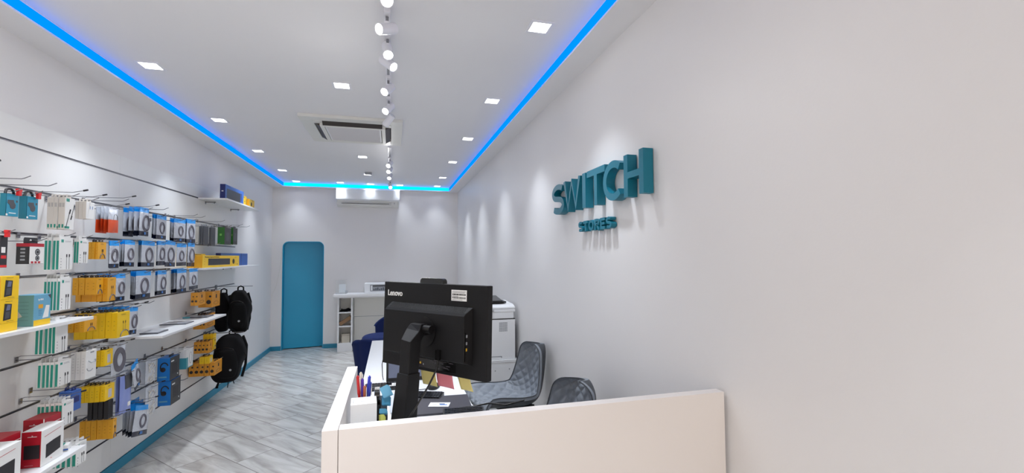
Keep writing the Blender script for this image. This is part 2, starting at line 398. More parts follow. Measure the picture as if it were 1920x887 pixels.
# wall air conditioner
ac = thing('wall_air_conditioner', 'long white air conditioner high on the back wall', 'air conditioner', (-.407, YB, 2.50))
b = MB()
prof = [(0, .31), (-.19, .31), (-.215, .30), (-.215, .125), (-.19, .10), (0, .06)]
b.prism(prof, lambda y, z: (-.54, y, z), lambda y, z: (.54, y, z), APPL); b.obj('front_cover', ac, bevel=.006)
b = MB(); prof = [(0, .10), (-.185, .11), (-.20, .095), (-.17, .02), (-.12, 0), (0, 0)]
b.prism(prof, lambda y, z: (-.525, y, z), lambda y, z: (.525, y, z), OFFW)
b.obj('body', ac, bevel=.004)
b = MB(); b.box(-.45, .36, -.203, -.182, .045, .05, DARKG); b.box(-.45, .36, -.196, -.17, .018, .045, OFFW); b.box(.40, .50, -.2005, -.16, .03, .09, OFFW); b.box(.445, .455, -.203, -.18, .05, .075, GRAYP)
b.obj('air_flap', ac)

# ------------------------------------------------------------------ wall sign
def stroke(pts, w, closed=False):
    """offset polyline into a band (list of quads) in 2-D"""
    P = [Vector((p[0], p[1])) for p in pts]; n = len(P); L_, R_ = [], []
    for i in range(n):
        a = P[i-1] if (i > 0 or closed) else P[i]; c = P[(i+1) % n] if (i < n-1 or closed) else P[i]
        d1 = (P[i]-a); d2 = (c-P[i])
        if d1.length < 1e-9: d1 = d2
        if d2.length < 1e-9: d2 = d1
        d1 = d1.normalized(); d2 = d2.normalized(); n1 = Vector((-d1.y, d1.x)); n2 = Vector((-d2.y, d2.x))
        mvec = (n1+n2).normalized(); k = w/2/max(.35, mvec.dot(n1))
        L_.append(P[i]+mvec*k); R_.append(P[i]-mvec*k)
    return L_, R_
def arc(cx, cy, rx, ry, a0, a1, n=18): return [(cx+rx*math.cos(math.radians(a0+(a1-a0)*i/n)), cy+ry*math.sin(math.radians(a0+(a1-a0)*i/n))) for i in range(n+1)]
def glyph(ch, w, h, s):
    r = s/2
    if ch == 'I': return [([(w/2, 0), (w/2, h)], w, 0)]
    if ch == 'T': return [([(0, h-r), (w, h-r)], s, 0), ([(w/2, 0), (w/2, h-s)], s, 0)]
    if ch == 'H': return [([(r, 0), (r, h)], s, 0), ([(w-r, 0), (w-r, h)], s, 0), ([(s, h/2), (w-s, h/2)], s*.85, 0)]
    if ch == 'W': return [([(r*.8, h), (w*.27, 0), (w/2, h), (w*.73, 0), (w-r*.8, h)], s*.82, 0)]
    if ch == 'C': return [(arc(w*.52, h/2, w*.52-r, h/2-r, 48, 312, 28), s, 0)]
    if ch == 'O': return [(arc(w/2, h/2, w/2-r, h/2-r, 0, 345, 23), s, 1)]
    if ch == 'S':
        q = (h-s)/4
        p = arc(w*.5, h-r-q, w*.5-r, q, 35, 250, 16)[:-1]+arc(w*.5, r+q, w*.5-r, q, 80, -145, 16)
        return [(p, s, 0)]
    if ch == 'E': return [([(r, 0), (r, h)], s, 0), ([(s, r), (w, r)], s, 0), ([(s, h-r), (w, h-r)], s, 0), ([(s, h/2), (w*.9, h/2)], s*.9, 0)]
    if ch == 'R':
        return [([(r, 0), (r, h)], s, 0), ([(s, h-r)]+arc(w*.55, h*.5+(h*.5-r)/2, w*.45-r, (h*.5-r)/2, 90, -90, 12)+[(s, h*.5)], s, 0), ([(w*.45, h*.48), (w-r*.9, 0)], s, 0)]
def letter(ch, ya, yb_, z0, h, s, depth, parent, off):
    """letters hang on the right wall and read from far to near (toward -Y)"""
    w_ = ya-yb_; b = MB(); m = SIGN
    for pts, sw_, closed in glyph(ch, w_, h, s):
        L_, R_ = stroke(pts, sw_, closed)
        n = len(pts)
        if ch == 'W':
            L_ = [Vector((p.x, min(max(p.y, 0), h))) for p in L_]; R_ = [Vector((p.x, min(max(p.y, 0), h))) for p in R_]
        xf, xb = -depth-.004, -.004
        vs = []
        for i in range(n):
            for q, x in ((L_[i], xf), (R_[i], xf), (R_[i], xb), (L_[i], xb)): vs.append((x, ya-q.x-off, z0+q.y))
        fs = []
        for i in range(n if closed else n-1):
            j = (i+1) % n
            for k in range(4): fs.append((i*4+k, i*4+(k+1) % 4, j*4+(k+1) % 4, j*4+k))
        if not closed: fs += [(3, 2, 1, 0), tuple((n-1)*4+k for k in range(4))]
        b.add(vs, fs, m)
    return b.obj('letter', parent)
sg = thing('wall_sign', 'large teal three-dimensional letters spelling switch on the right wall', 'sign', (XR, 2.5, 1.90))
for ch, a, c in (('S', 3.161, 2.925), ('W', 2.93, 2.640), ('I', 2.610, 2.562), ('T', 2.541, 2.300), ('C', 2.322, 2.092), ('H', 2.085, 1.897)):
    letter(ch, a-2.5, c-2.5, 0.0, .218, .039, .054, sg, 0)
sg = thing('wall_sign', 'small teal letters spelling stores under the large wall letters', 'sign', (XR, 2.5, 1.755))
ys = 2.722
for ch, wd in (('S', .066), ('T', .064), ('O', .072), ('R', .066), ('E', .060), ('S', .066)):
    letter(ch, ys-2.5, ys-wd-2.5, 0.0, .066, .0165, .035, sg, 0); ys -= wd+.0125

# ------------------------------------------------------------------ reception counter
ct = thing('reception_counter', 'white reception counter with high front and side panel', 'counter', (.5, 1.46, 0))
b = MB(); b.box(-.195, -.150, 1.440, 2.24, 0, 1.09, PANELW); o = b.obj('side_panel', ct, bevel=.0012); o.location = (-.5, -1.46, 0)
b = MB(); b.box(-.1485, 1.205, 1.441, 1.484, 0, 1.0895, PANELW); o = b.obj('front_panel', ct, bevel=.0012); o.location = (-.5, -1.46, 0)
b = MB(); b.box(-.149, .62, 1.485, 1.855, .940, .960, WHITE); o = b.obj('inner_ledge', ct); o.location = (-.5, -1.46, 0)
b = MB(); b.box(-.149, -.10, 1.50, 1.80, 0, .939, WHITE); b.box(.57, .62, 1.50, 1.80, 0, .939, WHITE); o = b.obj('ledge_support', ct); o.location = (-.5, -1.46, 0)
# long desk
dk = thing('desk', 'long white desk stretching from the counter to the back', 'desk', (.13, 3.3, 0))
b = MB(); b.box(-.187-.13, .459-.13, 2.245-3.3, 4.87-3.3, .715, .74, WHITE); b.obj('desktop', dk, bevel=.0015)
for y in (2.36, 3.5, 4.70):
    for x in (-.02, .40):
        b = MB(); b.box(x-.02-.13, x+.02-.13, y-.02-3.3, y+.02-3.3, 0, .714, WHITE); b.obj('leg', dk, bevel=.001)

# ------------------------------------------------------------------ all-in-one computer seen from behind
MC_ = Vector((.147, 1.758, 1.329)); A = -.861
mo = thing('computer', 'black desktop computer on a stand seen from behind', 'computer', tuple(MC_))
TILT = -.028
RM = (Matrix.Rotation(A, 4, 'Z') @ Matrix.Rotation(TILT, 4, 'X') @ Matrix.Rotation(.003, 4, 'Y'))
mo.rotation_euler = RM.to_euler()
w2, h2 = .2725, .1675
b = MB(); b.box(-w2, w2, 0, .030, -h2, h2, MON); b.obj('display_housing', mo, bevel=.003)
b = MB(); b.box(-w2+.004, w2-.004, .030, .0315, -h2+.02, h2-.004, BLACK2); b.obj('screen', mo)
# rear electronics hump with a sloping vented top
b = MB(); xa, xb = -.222, .196
pr = [(0, .088), (-.028, .068), (-.036, .058), (-.036, -.105), (0, -.118)]
b.prism(pr, lambda y, z: (xa+.0 if z > .08 else xa, y, z), lambda y, z: (xb+(.012 if y > -.001 else 0), y, z), MON); hp = b.obj('rear_cover', mo, bevel=.002)
b = MB()
for r in range(6):
    for i in range(58):
        t = (r+.5)/6; x = -.205+i*.0068+(.0031 if r % 2 else 0); y = -.0006-.028*t; z = .088-.02*t
        b.box(x-.0017, x+.0017, y-.0006, y+.001, z-.0008, z+.0010, DARKG)
b.obj('vent', hp)
b = MB(); b.box(.170, .1985, -.034, .0, -.10, .0, BLACK2)
for z, m in ((-.005, GRAYP), (-.03, GRAYP), (-.052, mat('port_yellow', (226, 180, 50), .4))): b.box(.1965, .2005, -.026, -.014, z-.012, z-.002, m)
b.obj('port_panel', hp)
b = MB(); b.box(-.06, .13, -.0015, 0, -.155, -.12, BLACK2)
random.seed(3)
for k in range(26): x = -.0+random.random()*.105; z = -.150+random.random()*.03; b.box(x, x+.006+random.random()*.016, -.0022, -.0014, z, z+.0016, mat('print_dim_grey', (74, 72, 78), .6))
b.box(-.052, -.044, -.003, -.001, -.142, -.134, mat('port_yellow', (226, 180, 50), .4)); b.box(-.034, -.030, -.003, -.001, -.145, -.139, GRAYP)
b.obj('rating_label', mo)
text_mesh('logo', 'Lenovo', .0325, P_WHITE, mo, Matrix(((1, 0, 0, -.2500), (0, 0, 1, -.0007), (0, 1, 0, .112), (0, 0, 0, 1))), .0006, .0006, .98, .92)
st = MB(); st.box(.103, .177, -.0012, 0, .108, .148, P_WHITE)
random.seed(5)
x = .108
while x < .172:
    ww = random.choice((.0008, .0012, .002)); st.box(x, x+ww, -.0018, -.001, .1285, .1345, P_CABLEK); st.box(x, x+ww*.8, -.0018, -.001, .1165, .1225, P_CABLEK); x += ww+random.choice((.0008, .0014))
for z, l_ in ((.1385, .06), (.1425, .066), (.125, .03), (.112, .05)): st.box(.107, .107+l_, -.0016, -.001, z-.0006, z+.0006, P_CABLEK)
st.obj('barcode_sticker', mo)
b = MB(); pr = door_poly(-.062, .062, .020, .014, -.01); b.prism(pr, lambda a, z: (a, .004, z+h2), lambda a, z: (a, .026, z+h2), BLACK2)
o = b.obj('webcam_bar', mo, bevel=.001); o.location = (-.006, 0, 0)
# stand (arm tilts down-left toward the viewer, foot on the ledge)
b = MB(); b.cyl((-.038, -.064, .004), (.066, -.064, .004), .014, MON, n=20); b.obj('hinge', mo)
b = MB(); b.cyl((.004, -.039, -.012), (.004, -.030, -.012), .056, MON, n=30); b.cyl((.012, -.06, -.004), (.012, -.03, -.004), .022, MON, n=20); b.obj('mount_plate', mo)
def world_to(parent, p): return RM.inverted() @ (Vector(p)-MC_)
b = MB()
pr = [Vector((.003, 0, .026)), Vector((-.045, -.008, -.012))]
def ring(c, hx, hy, T=None): return [(c[0]-hx, c[1]-hy, c[2]), (c[0]+hx, c[1]-hy, c[2]), (c[0]+hx, c[1]+hy, c[2]), (c[0]-hx, c[1]+hy, c[2])]
def loft(b, rings, m):
    n = len(rings[0]); vs = [p for r in rings for p in r]
    fs = [tuple(range(n))[::-1], tuple(range((len(rings)-1)*n, len(rings)*n))]
    for i in range(len(rings)-1):
        for k in range(n): fs.append((i*n+k, i*n+(k+1) % n, (i+1)*n+(k+1) % n, (i+1)*n+k))
    b.add(vs, fs, m)
# local frame: x along the screen, y toward the screen
loft(b, [[(-.026, -.080, .022), (.030, -.080, .022), (.030, -.056, .022), (-.026, -.056, .022)],
         [(-.030, -.096, .004), (.032, -.092, -.002), (.032, -.056, -.008), (-.030, -.056, -.002)],
         [(-.016, -.134, -.030), (.030, -.132, -.036), (.036, -.084, -.040), (-.010, -.088, -.030)],
         [(-.018, -.138, -.150), (.028, -.136, -.150), (.034, -.090, -.150), (-.014, -.092, -.150)]], MON)
b.obj('stand_neck', mo, bevel=.003)
b = MB()
loft(b, [[(-.022, -.142, -.148), (.031, -.140, -.148), (.038, -.086, -.148), (-.016, -.088, -.148)],
         [(-.056, -.142, -.363), (.018, -.140, -.363), (.026, -.086, -.363), (-.050, -.088, -.363)]], MON)
b.obj('stand_column', mo, bevel=.003)
b = MB(); b.cyl((.0, -.10, -.3675), (.0, -.10, -.359), .085, BLACK, n=40); b.obj('stand_base', mo, rot=(0, 0, 0))
b = MB(); b.tube([(.082, -.040, -.100), (.084, -.052, -.14), (.080, -.085, -.19), (.070, -.13, -.25), (.045, -.165, -.31), (.02, -.175, -.355)], .0035, BLACK2, 8); b.box(.073, .091, -.048, -.034, -.105, -.07, BLACK2); b.obj('power_cable', mo)
# sticky notes hanging from the lower bezel
for lb, x0, wd, ht, m, tl in (('yellow sticky note hanging under the computer, leftmost of the three', -.085, .080, .088, 'note_yellow', .006), ('pink sticky note hanging under the middle of the computer', -.001, .084, .083, 'note_pink', .004), ('yellow sticky note hanging under the computer, rightmost of the three', .104, .060, .078, 'note_yellow', .016)):
    mm = mat(m, (222, 206, 130) if m == 'note_yellow' else (232, 134, 146), .7)
    b = MB()
    def fn(u, v, x0=x0, wd=wd, ht=ht, tl=tl): return Vector((x0+u*wd+tl*v, .034+.012*v*v+.002*math.sin(u*4), -h2+.022-v*ht))
    b.grid(fn, 6, 8, mm)
    o = b.obj('sticky_note', solid=.0004); o.matrix_world = Matrix.Translation(MC_) @ RM
    tag(o, lb, 'note', 'sticky notes under the computer')

# ------------------------------------------------------------------ things by the counter
bx = thing('cardboard_box', 'small white carton with a ring print on top, beside the pens', 'box', (-.093, 1.725, .961), (0, 0, .06))
b = MB(); b.box(-.044, .044, -.040, .045, .016, .122, P_WHITE)
b.tube([(math.cos(t*PI/12)*.016+.004, math.sin(t*PI/12)*.016+.006, .1222) for t in range(24)], .0006, P_GREY, 4, closed=True)
b.box(-.036, -.034, -.02, .022, .1218, .1224, P_GREY)
for x0, l_ in ((-.030, .009), (-.019, .016), (.006, .018)): b.box(x0, x0+l_, -.0404, -.0398, .054, .0572 if x0 == -.019 else .0558, P_GREY)
b.obj('lid', bx, bevel=.0012)
b = MB(); b.box(-.042, .042, -.037, .042, 0, .0158, P_GREY); b.obj('tray', bx)
CUPM = mat('cup_grey', (196, 200, 206), .25)
pc = thing('pen_cup', 'small grey cup holding pens next to the white carton', 'cup', (-.100, 1.813, .961))
b = MB(); b.cyl((0, 0, 0), (0, 0, .098), .027, CUPM, .030, n=20, cap=False); b.cyl((0, 0, .001), (0, 0, .098), .0255, CUPM, .0285, n=20, cap=False); b.cyl((0, 0, 0), (0, 0, .003), .027, CUPM, n=20); b.obj('cup_wall', pc)
for lb, c, bx_, dx, dy, l_ in (('red pen leaning left in the pen cup', (196, 28, 30), -.006, -.020, -.006, .185), ('purple pen standing in the pen cup', (84, 50, 170), .0, -.004, .006, .170),
                       ('orange-brown pen in the middle of the pen cup', (176, 96, 60), .004, .006, -.014, .148), ('royal blue pen with a wide clip in the pen cup', (52, 66, 196), .008, .022, .002, .180), ('white pen behind the red pen in the pen cup', (232, 226, 210), -.004, -.010, .016, .192), ('blue pen leaning right over the cup rim', (40, 60, 160), .010, .026, -.010, .160)):
    p = thing('pen', lb, 'pen', (-.100+bx_, 1.813+dy*.4, .965), group='pens in the grey cup')
    m = mat('pen_'+lb.split()[0], c, .3); b = MB(); top = Vector((dx-bx_, dy*.5, l_)); b.cyl((0, 0, 0), top*.7, .0042, m, n=8); b.obj('barrel', p)
    b = MB(); b.cyl(top*.64, top, .0058, m, n=8); b.cyl(top, top*1.02, .003, m, n=8); b.box(top.x*.88+.004, top.x*.88+.0072, top.y*.9-.002, top.y*.9+.002, top.z*.70, top.z*.97, P_WHITE); b.obj('cap', p)
tp = thing('tape_dispenser', 'black tape dispenser with a round roll beside the pens', 'tape dispenser', (-.050, 1.80, .961))
b = MB(); b.cyl((-.008, 0, .116), (.010, 0, .116), .030, BLACK2, n=28); b.cyl((-.0095, 0, .116), (.0115, 0, .116), .018, mat('tape_core', (150, 170, 200), .3), n=24); b.obj('tape_roll', tp)
b = MB(); b.prism([(-.03, 0), (.045, 0), (.05, .08), (.035, .105), (-.02, .085)], lambda y, z: (-.012, y, z), lambda y, z: (.014, y, z), BLACK); b.obj('body', tp, bevel=.002)
for i, (lb, x, y, z, w_, h_, rz, ry, c) in enumerate((('light blue sticky note pad fanned out beside the tape roll', -.019, 1.775, 1.096, .030, .040, .2, -.35, (116, 186, 220)), ('blue note pad under the fanned pad', -.018, 1.780, 1.062, .028, .034, .2, .1, (80, 164, 204)),
      ('small cyan index flags beside the white carton', -.028, 1.745, 1.034, .024, .016, .1, .1, (96, 176, 212)), ('yellow and cyan index flags low beside the white carton', -.032, 1.735, 1.010, .018, .028, .05, 0, (222, 226, 110)))):
    b = MB(); mm = mat('flag%d' % i, c, .6)
    for k in range(5): b.box(-w_/2+k*.0016, w_/2+k*.0016, -.002+k*.0015, -.001+k*.0015, -h_/2-k*.001, h_/2-k*.002, mm)
    tag(b.obj('note_flags', loc=(x, y, z), rot=(-.35, ry, rz)), lb, 'sticky notes')
fh = thing('note_holder', 'small dark holder carrying the blue note pads', 'holder', (-.022, 1.79, .961)); b = MB(); b.box(-.016, .012, -.045, .035, 0, .040, BLACK); b.obj('base', fh, bevel=.002); b = MB(); b.box(-.014, .010, .0, .012, .0405, .115, mat('holder_grey', (120, 140, 160), .3)); b.obj('back_plate', fh)

# desk items
def flatbox(name, lb, cat, x0, x1, y0, y1, z0, z1, m, rz=0, bevel=.001):
    b = MB(); cx_, cy_ = (x0+x1)/2, (y0+y1)/2; b.box(x0-cx_, x1-cx_, y0-cy_, y1-cy_, 0, z1-z0, m); return tag(b.obj(name, loc=(cx_, cy_, z0), rot=(0, 0, rz), bevel=bevel), lb, cat)
flatbox('document_folder', 'charcoal folder lying on the desk under the business card', 'folder', .02, .45, 2.50, 2.80, .7405, .752, mat('folder_charcoal', (52, 50, 58), .5), -.05)
bc = thing('business_card', 'white printed card lying on the charcoal folder', 'card', (.27, 2.63, .7535), (0, 0, -.28))
b = MB(); b.box(-.058, .058, -.036, .036, 0, .001, P_WHITE); b.obj('card_sheet', bc)
b = MB(); b.box(.004, .045, -.012, .0, .001, .0016, mat('print_blue', (60, 120, 190), .5)); b.box(-.002, .03, .004, .016, .001, .0016, mat('print_navy', (40, 70, 110), .5)); b.box(-.04, -.01, -.006, -.003, .001, .0016, P_GREY); b.box(-.04, -.015, .004, .006, .001, .0016, P_GREY); b.obj('print', bc)
b = MB()
for k in range(5):
    T = Matrix.Translation((.02+k*.012, 2.60+k*.004, .782+k*.004)) @ Matrix.Rotation(.25-.09*k, 4, 'Z') @ Matrix.Rotation(.5, 4, 'X')
    b.box(-.03, .04, -.05, .07, 0, .0012, mat('paper_grey', (188, 194, 206), .3), T)
tag(b.obj('paper_stack'), 'grey glossy leaflets fanned out at the foot of the computer', 'papers')
def keyboard(lb, loc, rz, w_, d_, nx, ny, white=()):
    t = thing('keyboard', lb, 'keyboard', loc, (0, 0, rz))
    b = MB(); b.prism([(-d_/2, 0), (d_/2, 0), (d_/2, .022), (-d_/2, .012)], lambda y, z: (-w_/2, y, z), lambda y, z: (w_/2, y, z), BLACK); b.obj('base', t, bevel=.002)
    b = MB(); b2 = MB(); kw = (w_-.016)/nx; kd = (d_-.016)/ny
    for i in range(nx):
        for j in range(ny):
            x = -w_/2+.008+i*kw; y = -d_/2+.008+j*kd; z = .012+.010*(y+d_/2)/d_
            wk = (i, j) in white
            (b2 if wk else b).box(x+.001, x+kw-.001, y+.001, y+kd-.001, z, z+.007, P_WHITE if wk else BLACK2)
    b.obj('keys', t)
    if white: b2.obj('white_keys', t)
    return t
keyboard('black keyboard with white number keys, beyond the pens', (-.03, 3.095, .74), -.03, .27, .11, 14, 5, {(i, j) for i in (9, 10, 11, 12) for j in (1, 2, 3)} | {(8, 1)})
keyboard('black keyboard partly behind the computer stand', (.19, 2.83, .74), -.35, .24, .11, 13, 5)
keyboard('black keyboard at the right edge of the desk', (.50-.12, 2.44, .753), -.1, .22, .09, 12, 4)
ms = thing('mouse', 'black computer mouse on the desk below the sticky notes', 'mouse', (.275, 3.02, .74), (0, 0, 1.15))
b = MB()
def mf(u, v):
    t = PI*(u-.5); a = PI*v
    return Vector((.058*math.sin(t), .033*math.cos(t)**.6*math.cos(a), .002+.034*math.cos(t)**.7*math.sin(a)*(1-.25*math.sin(t))))
b.grid(mf, 16, 14, BLACK); b.obj('shell', ms)
b = MB(); b.cyl((.032, -.003, .031), (.032, .003, .031), .008, GRAYP, n=12); b.obj('scroll_wheel', ms)
b = MB(); b.tube([(.225, 3.0, .743), (.15, 2.99, .743), (.10, 3.03, .743), (.06, 3.06, .743)], .0022, BLACK2, 6); tag(b.obj('mouse_cable'), 'thin black cable running from the mouse to the keyboard', 'cable')
b = MB(); b.tube([(.28, 2.52, .760), (.36, 2.515, .762), (.44, 2.51, .765), (.53, 2.48, .785), (.60, 2.38, .80), (.70, 2.37, .82)], .005, BLACK2, 6); tag(b.obj('keyboard_cable'), 'black cable running off the right edge of the desk', 'cable')
# second screen
sc = thing('tablet_display', 'black framed screen propped up on the desk behind the computer', 'screen', (.135, 3.235, .7415), (-.12, 0, -.02))
b = MB(); b.box(-.165, .145, 0, .012, 0, .21, BLACK); b.obj('bezel', sc, bevel=.003)
b = MB(); b.box(-.150, .130, -.001, 0, .025, .198, mat('screen_grey', (120, 126, 146), .12)); b.obj('screen', sc)
b = MB(); b.box(-.05, .05, .012, .09, 0, .012, BLACK); b.obj('foot', sc)
b = MB(); b.tube([(-.045, 3.25, .742+.19), (-.058, 3.26, .86), (-.055, 3.27, .78), (-.05, 3.30, .744)], .003, BLACK2, 6); tag(b.obj('screen_cable'), 'black cable hanging down at the left edge of the propped screen', 'cable')

# ------------------------------------------------------------------ grey quilted chairs
def quilt_chair(label, loc, rz, group='grey quilted chairs along the right wall'):
    t = thing('quilted_chair', label, 'chair', loc, (0, 0, rz), group)
    SH = .50
    prof = [(.27, -.012), (.255, .012), (.20, .020), (.10, .008), (0, -.004), (-.10, -.004), (-.165, .02), (-.205, .075), (-.232, .15), (-.252, .23), (-.268, .31), (-.278, .365), (-.283, .40)]
    n = len(prof)
    def pp(u):
        s = u*(n-1); i = min(int(s), n-2); f = s-i
        def cr4(a, b, c, d): return .5*((2*b)+(-a+c)*f+(2*a-5*b+4*c-d)*f*f+(-a+3*b-3*c+d)*f**3)
        P = [prof[max(0, min(n-1, i+k))] for k in (-1, 0, 1, 2)]
        return cr4(*[p[0] for p in P]), cr4(*[p[1] for p in P])
    def width(u):
        if u < .1: return .225*(1-.12*(1-u/.1)**2)
        if u < .5: return .225+.02*math.sin((u-.1)/.4*PI)
        k = (u-.5)/.5; return .225*(1-.46*k**1.2)*(1 if k < .72 else math.sqrt(max(0.02, 1-((k-.72)/.28)**2*.80)))
    def surf(u, v, q=True, off=0):
        vv = v*2-1; x, z = pp(u); e = .002; x2, z2 = pp(min(1, u+e)); x1, z1 = pp(max(0, u-e)); d = Vector((x2-x1, 0, z2-z1)).normalized(); nn = Vector((d.z, 0, -d.x))
        if nn.z < 0 and u < .5: nn = -nn
        nn = Vector((-d.z, 0, d.x)) if Vector((-d.z, 0, d.x)).dot(Vector((.5, 0, .8))) > 0 else Vector((d.z, 0, -d.x))
        w_ = width(u); lift = (.075 if u < .55 else .075+.03*(u-.55))*abs(vv)**2.6
        if u < .12: lift *= (u/.12)
        p = Vector((x, vv*w_*(1-.04*abs(vv)), z))+nn*lift
        if q:
            s_ = u*.95; a = s_*11+vv*2.7; c = s_*11-vv*2.7
            g = min(abs((a % 1)-.5), abs((c % 1)-.5)) if False else min(min(a % 1, 1-a % 1), min(c % 1, 1-c % 1))
            edge = min(1, (1-abs(vv))/.12)*min(1, (1-u)/.06)*min(1, u/.04)
            p += nn*(.014*(min(1, g*3.2)**.6)*edge)
        return p+nn*off+Vector((0, 0, SH))
    b = MB(); b.grid(lambda u, v: surf(u, v), 110, 64, P_SEAT); b.obj('quilted_shell', t)
    b = MB(); b.grid(lambda u, v: surf(u, v, False, -.022-.02*math.sin(PI*v)), 40, 24, P_SEATB)
    # close the rim between inner and outer shells
    rim = [(u/40, 0) for u in range(41)]+[(1, v/24) for v in range(1, 25)]+[(u/40, 1) for u in range(39, -1, -1)]+[(0, v/24) for v in range(23, 0, -1)]
    vs = []
    for u, v in rim: vs += [surf(u, v), surf(u, v, False, -.022-.02*math.sin(PI*v))]
    m_ = len(rim); b.add(vs, [(2*i, 2*i+1, (2*i+3) % (2*m_), (2*i+2) % (2*m_)) for i in range(m_)], P_SEAT, smooth=True)
    b.obj('outer_shell', t)
    b = MB(); b.tube([surf(u, v, False, .002) for u, v in rim], .0035, P_SEATB, 6, closed=True); b.obj('piping', t)
    for sx in (-1, 1):
        for sy in (-1, 1):
            b = MB(); b.cyl((sx*.12-.02, sy*.12, SH-.03), (sx*.22-.02, sy*.22, 0), .013, BLACK, .009, n=12); b.obj('leg', t)
    b = MB(); b.box(-.15, .12, -.13, .13, SH-.045, SH-.03, BLACK); b.obj('seat_frame', t)
    return t
CH1 = quilt_chair('grey quilted bucket chair with visible seat beside the copier', (.88, 3.40, 0), math.radians(194))
CH2 = quilt_chair('grey quilted chair with only its rounded top above the counter', (.80, 2.28, 0), math.radians(205))

# ------------------------------------------------------------------ navy velvet chairs
def velvet_chair(label, loc, rz, TOPH=.185):
    t = thing('velvet_chair', label, 'chair', loc, (0, 0, rz), 'navy velvet tub chairs at the desk')
    b = MB()
    def cush(u, v):
        a = 2*PI*u; r = .24; k = PI*(v-.5); c = max(0, math.cos(k))**.35
        return Vector((r*c*math.cos(a)+.02, r*c*math.sin(a), .41+.065*math.sin(k)))
    b.grid(cush, 32, 14, VELVET); b.obj('seat', t)
    b = MB()
    def back(side):
        def fn(u, v):
            a = math.radians(95+170*u); lob = abs(math.sin(a*4.5)); top = .53+TOPH*math.sin(PI*u)**.8+.012*lob
            z = .30+(top-.30)*v; r = .27+.05*v+.012*lob+(.0 if side else -.055)
            return Vector((r*math.cos(a), r*math.sin(a), z))
        return fn
    b.grid(back(1), 72, 12, VELVET); b.grid(back(0), 72, 12, VELVET)
    f1, f0 = back(1), back(0)
    for e in (('v', 1), ('v', 0)):
        vs = []
        for i in range(73): vs += [f1(i/72, e[1]), f0(i/72, e[1])]
        b.add(vs, [(2*i, 2*i+1, 2*i+3, 2*i+2) for i in range(72)], VELVET, smooth=True)
    for u in (0, 1):
        vs = []
        for j in range(13): vs += [f1(u, j/12), f0(u, j/12)]
        b.add(vs, [(2*i, 2*i+1, 2*i+3, 2*i+2) for i in range(12)], VELVET)
    b.tube([(f1(i/72, 1)+f0(i/72, 1))/2 for i in range(73)], .030, VELVET, 10)
    b.obj('backrest', t)
    b = MB(); b.cyl((0.01, 0, .27), (0.01, 0, .37), .20, VELVET, .235, n=32); b.obj('seat_base', t)
    for i in range(4):
        a = PI/4+i*PI/2; b = MB(); b.cyl((.13*math.cos(a), .13*math.sin(a), .29), (.2*math.cos(a), .2*math.sin(a), 0), .014, BLACK, .008, n=10); b.obj('leg', t)
    return t
velvet_chair('nearer navy velvet tub chair, at the far end of the desk', (-.08, 5.20, 0), math.radians(60), .18)
velvet_chair('farther navy velvet tub chair, in front of the console table', (-.15, 6.90, 0), math.radians(200), .24)

# ------------------------------------------------------------------ console table at the back wall
cn = thing('console_table', 'white console table with an open shelf column at the back wall', 'console table', (-.2, 8.33, 0))
OX, OY = .2, -8.33
def off(o, x=OX, y=OY): o.location = (x, y, 0); return o
b = MB(); b.box(-.948, .62, 8.10, 8.545, .925, .968, WHITE); b.box(-.935, .61, 8.115, 8.545, .905, .924, WHITE); off(b.obj('tabletop', cn, bevel=.002))
b = MB(); x0, x1, y0, y1 = -.878, -.640, 8.16, 8.46
b.box(x0, x0+.022, y0, y1, 0, .904, WHITE); b.box(x1-.022, x1, y0, y1, 0, .904, WHITE); b.box(x0+.022, x1-.022, y1-.012, y1, .08, .904, OFFW)
b.box(x0+.022, x1-.022, y0+.002, y1-.012, 0, .14, WHITE); off(b.obj('shelf_column', cn, bevel=.001))
for z in (.41, .645):
    b = MB(); b.box(x0+.0225, x1-.0225, y0+.004, y1-.0125, z, z+.018, WHITE); off(b.obj('shelf', cn))
b = MB(); b.box(-.63, .60, 8.44, 8.455, .10, .904, OFFW); b.box(-.63, .60, 8.438, 8.4405, .545, .552, GRAYP); off(b.obj('back_board', cn))
b = MB(); b.box(.58, .60, 8.16, 8.435, 0, .904, WHITE); off(b.obj('side_board', cn))
b = MB(); b.tube([(-.84, 8.25, .672), (-.80, 8.22, .690), (-.76, 8.27, .680), (-.71, 8.24, .700), (-.675, 8.26, .688)], [.018, .022, .026, .03, .016], BAGF, 10); b.tube([(-.83, 8.2, .675), (-.815, 8.2, .72), (-.79, 8.22, .70)], .008, BAGF, 8)
tag(b.obj('cable_bundle'), 'black bundled cables on the upper shelf of the console column', 'cables')
b = MB(); b.box(-.105, .105, -.05, .05, -.03, .03, mat('cardboard', (150, 118, 88), .8)); b.box(-.106, .106, -.012, .012, -.031, .031, mat('tape_brown', (120, 92, 66), .4))
tag(b.obj('parcel', loc=(-.758, 8.27, .509), rot=(0, -.56, 0)), 'brown cardboard parcel leaning on the middle console shelf', 'parcel')
b = MB(); b.box(-.065, .065, -.06, .06, 0, .145, mat('kraft_light', (196, 188, 172), .7)); b.box(-.0655, .0655, -.0605, .0605, .118, .124, mat('kraft_dark', (150, 140, 124), .7))
tag(b.obj('storage_box', loc=(-.752, 8.28, .1405), rot=(0, 0, .06)), 'pale storage box at the bottom of the console column', 'box')
fr = thing('acrylic_stand', 'clear acrylic display holder with a white sheet on the console', 'display stand', (-.83, 8.30, .969))
GL = mat('clear_acrylic', (235, 242, 245), .05, trans=.9, alpha=.55)
b = MB(); b.box(-.10, .085, 0, .004, .0, .235, GL); b.box(-.10, .085, -.05, .03, 0, .004, GL); b.obj('holder', fr)
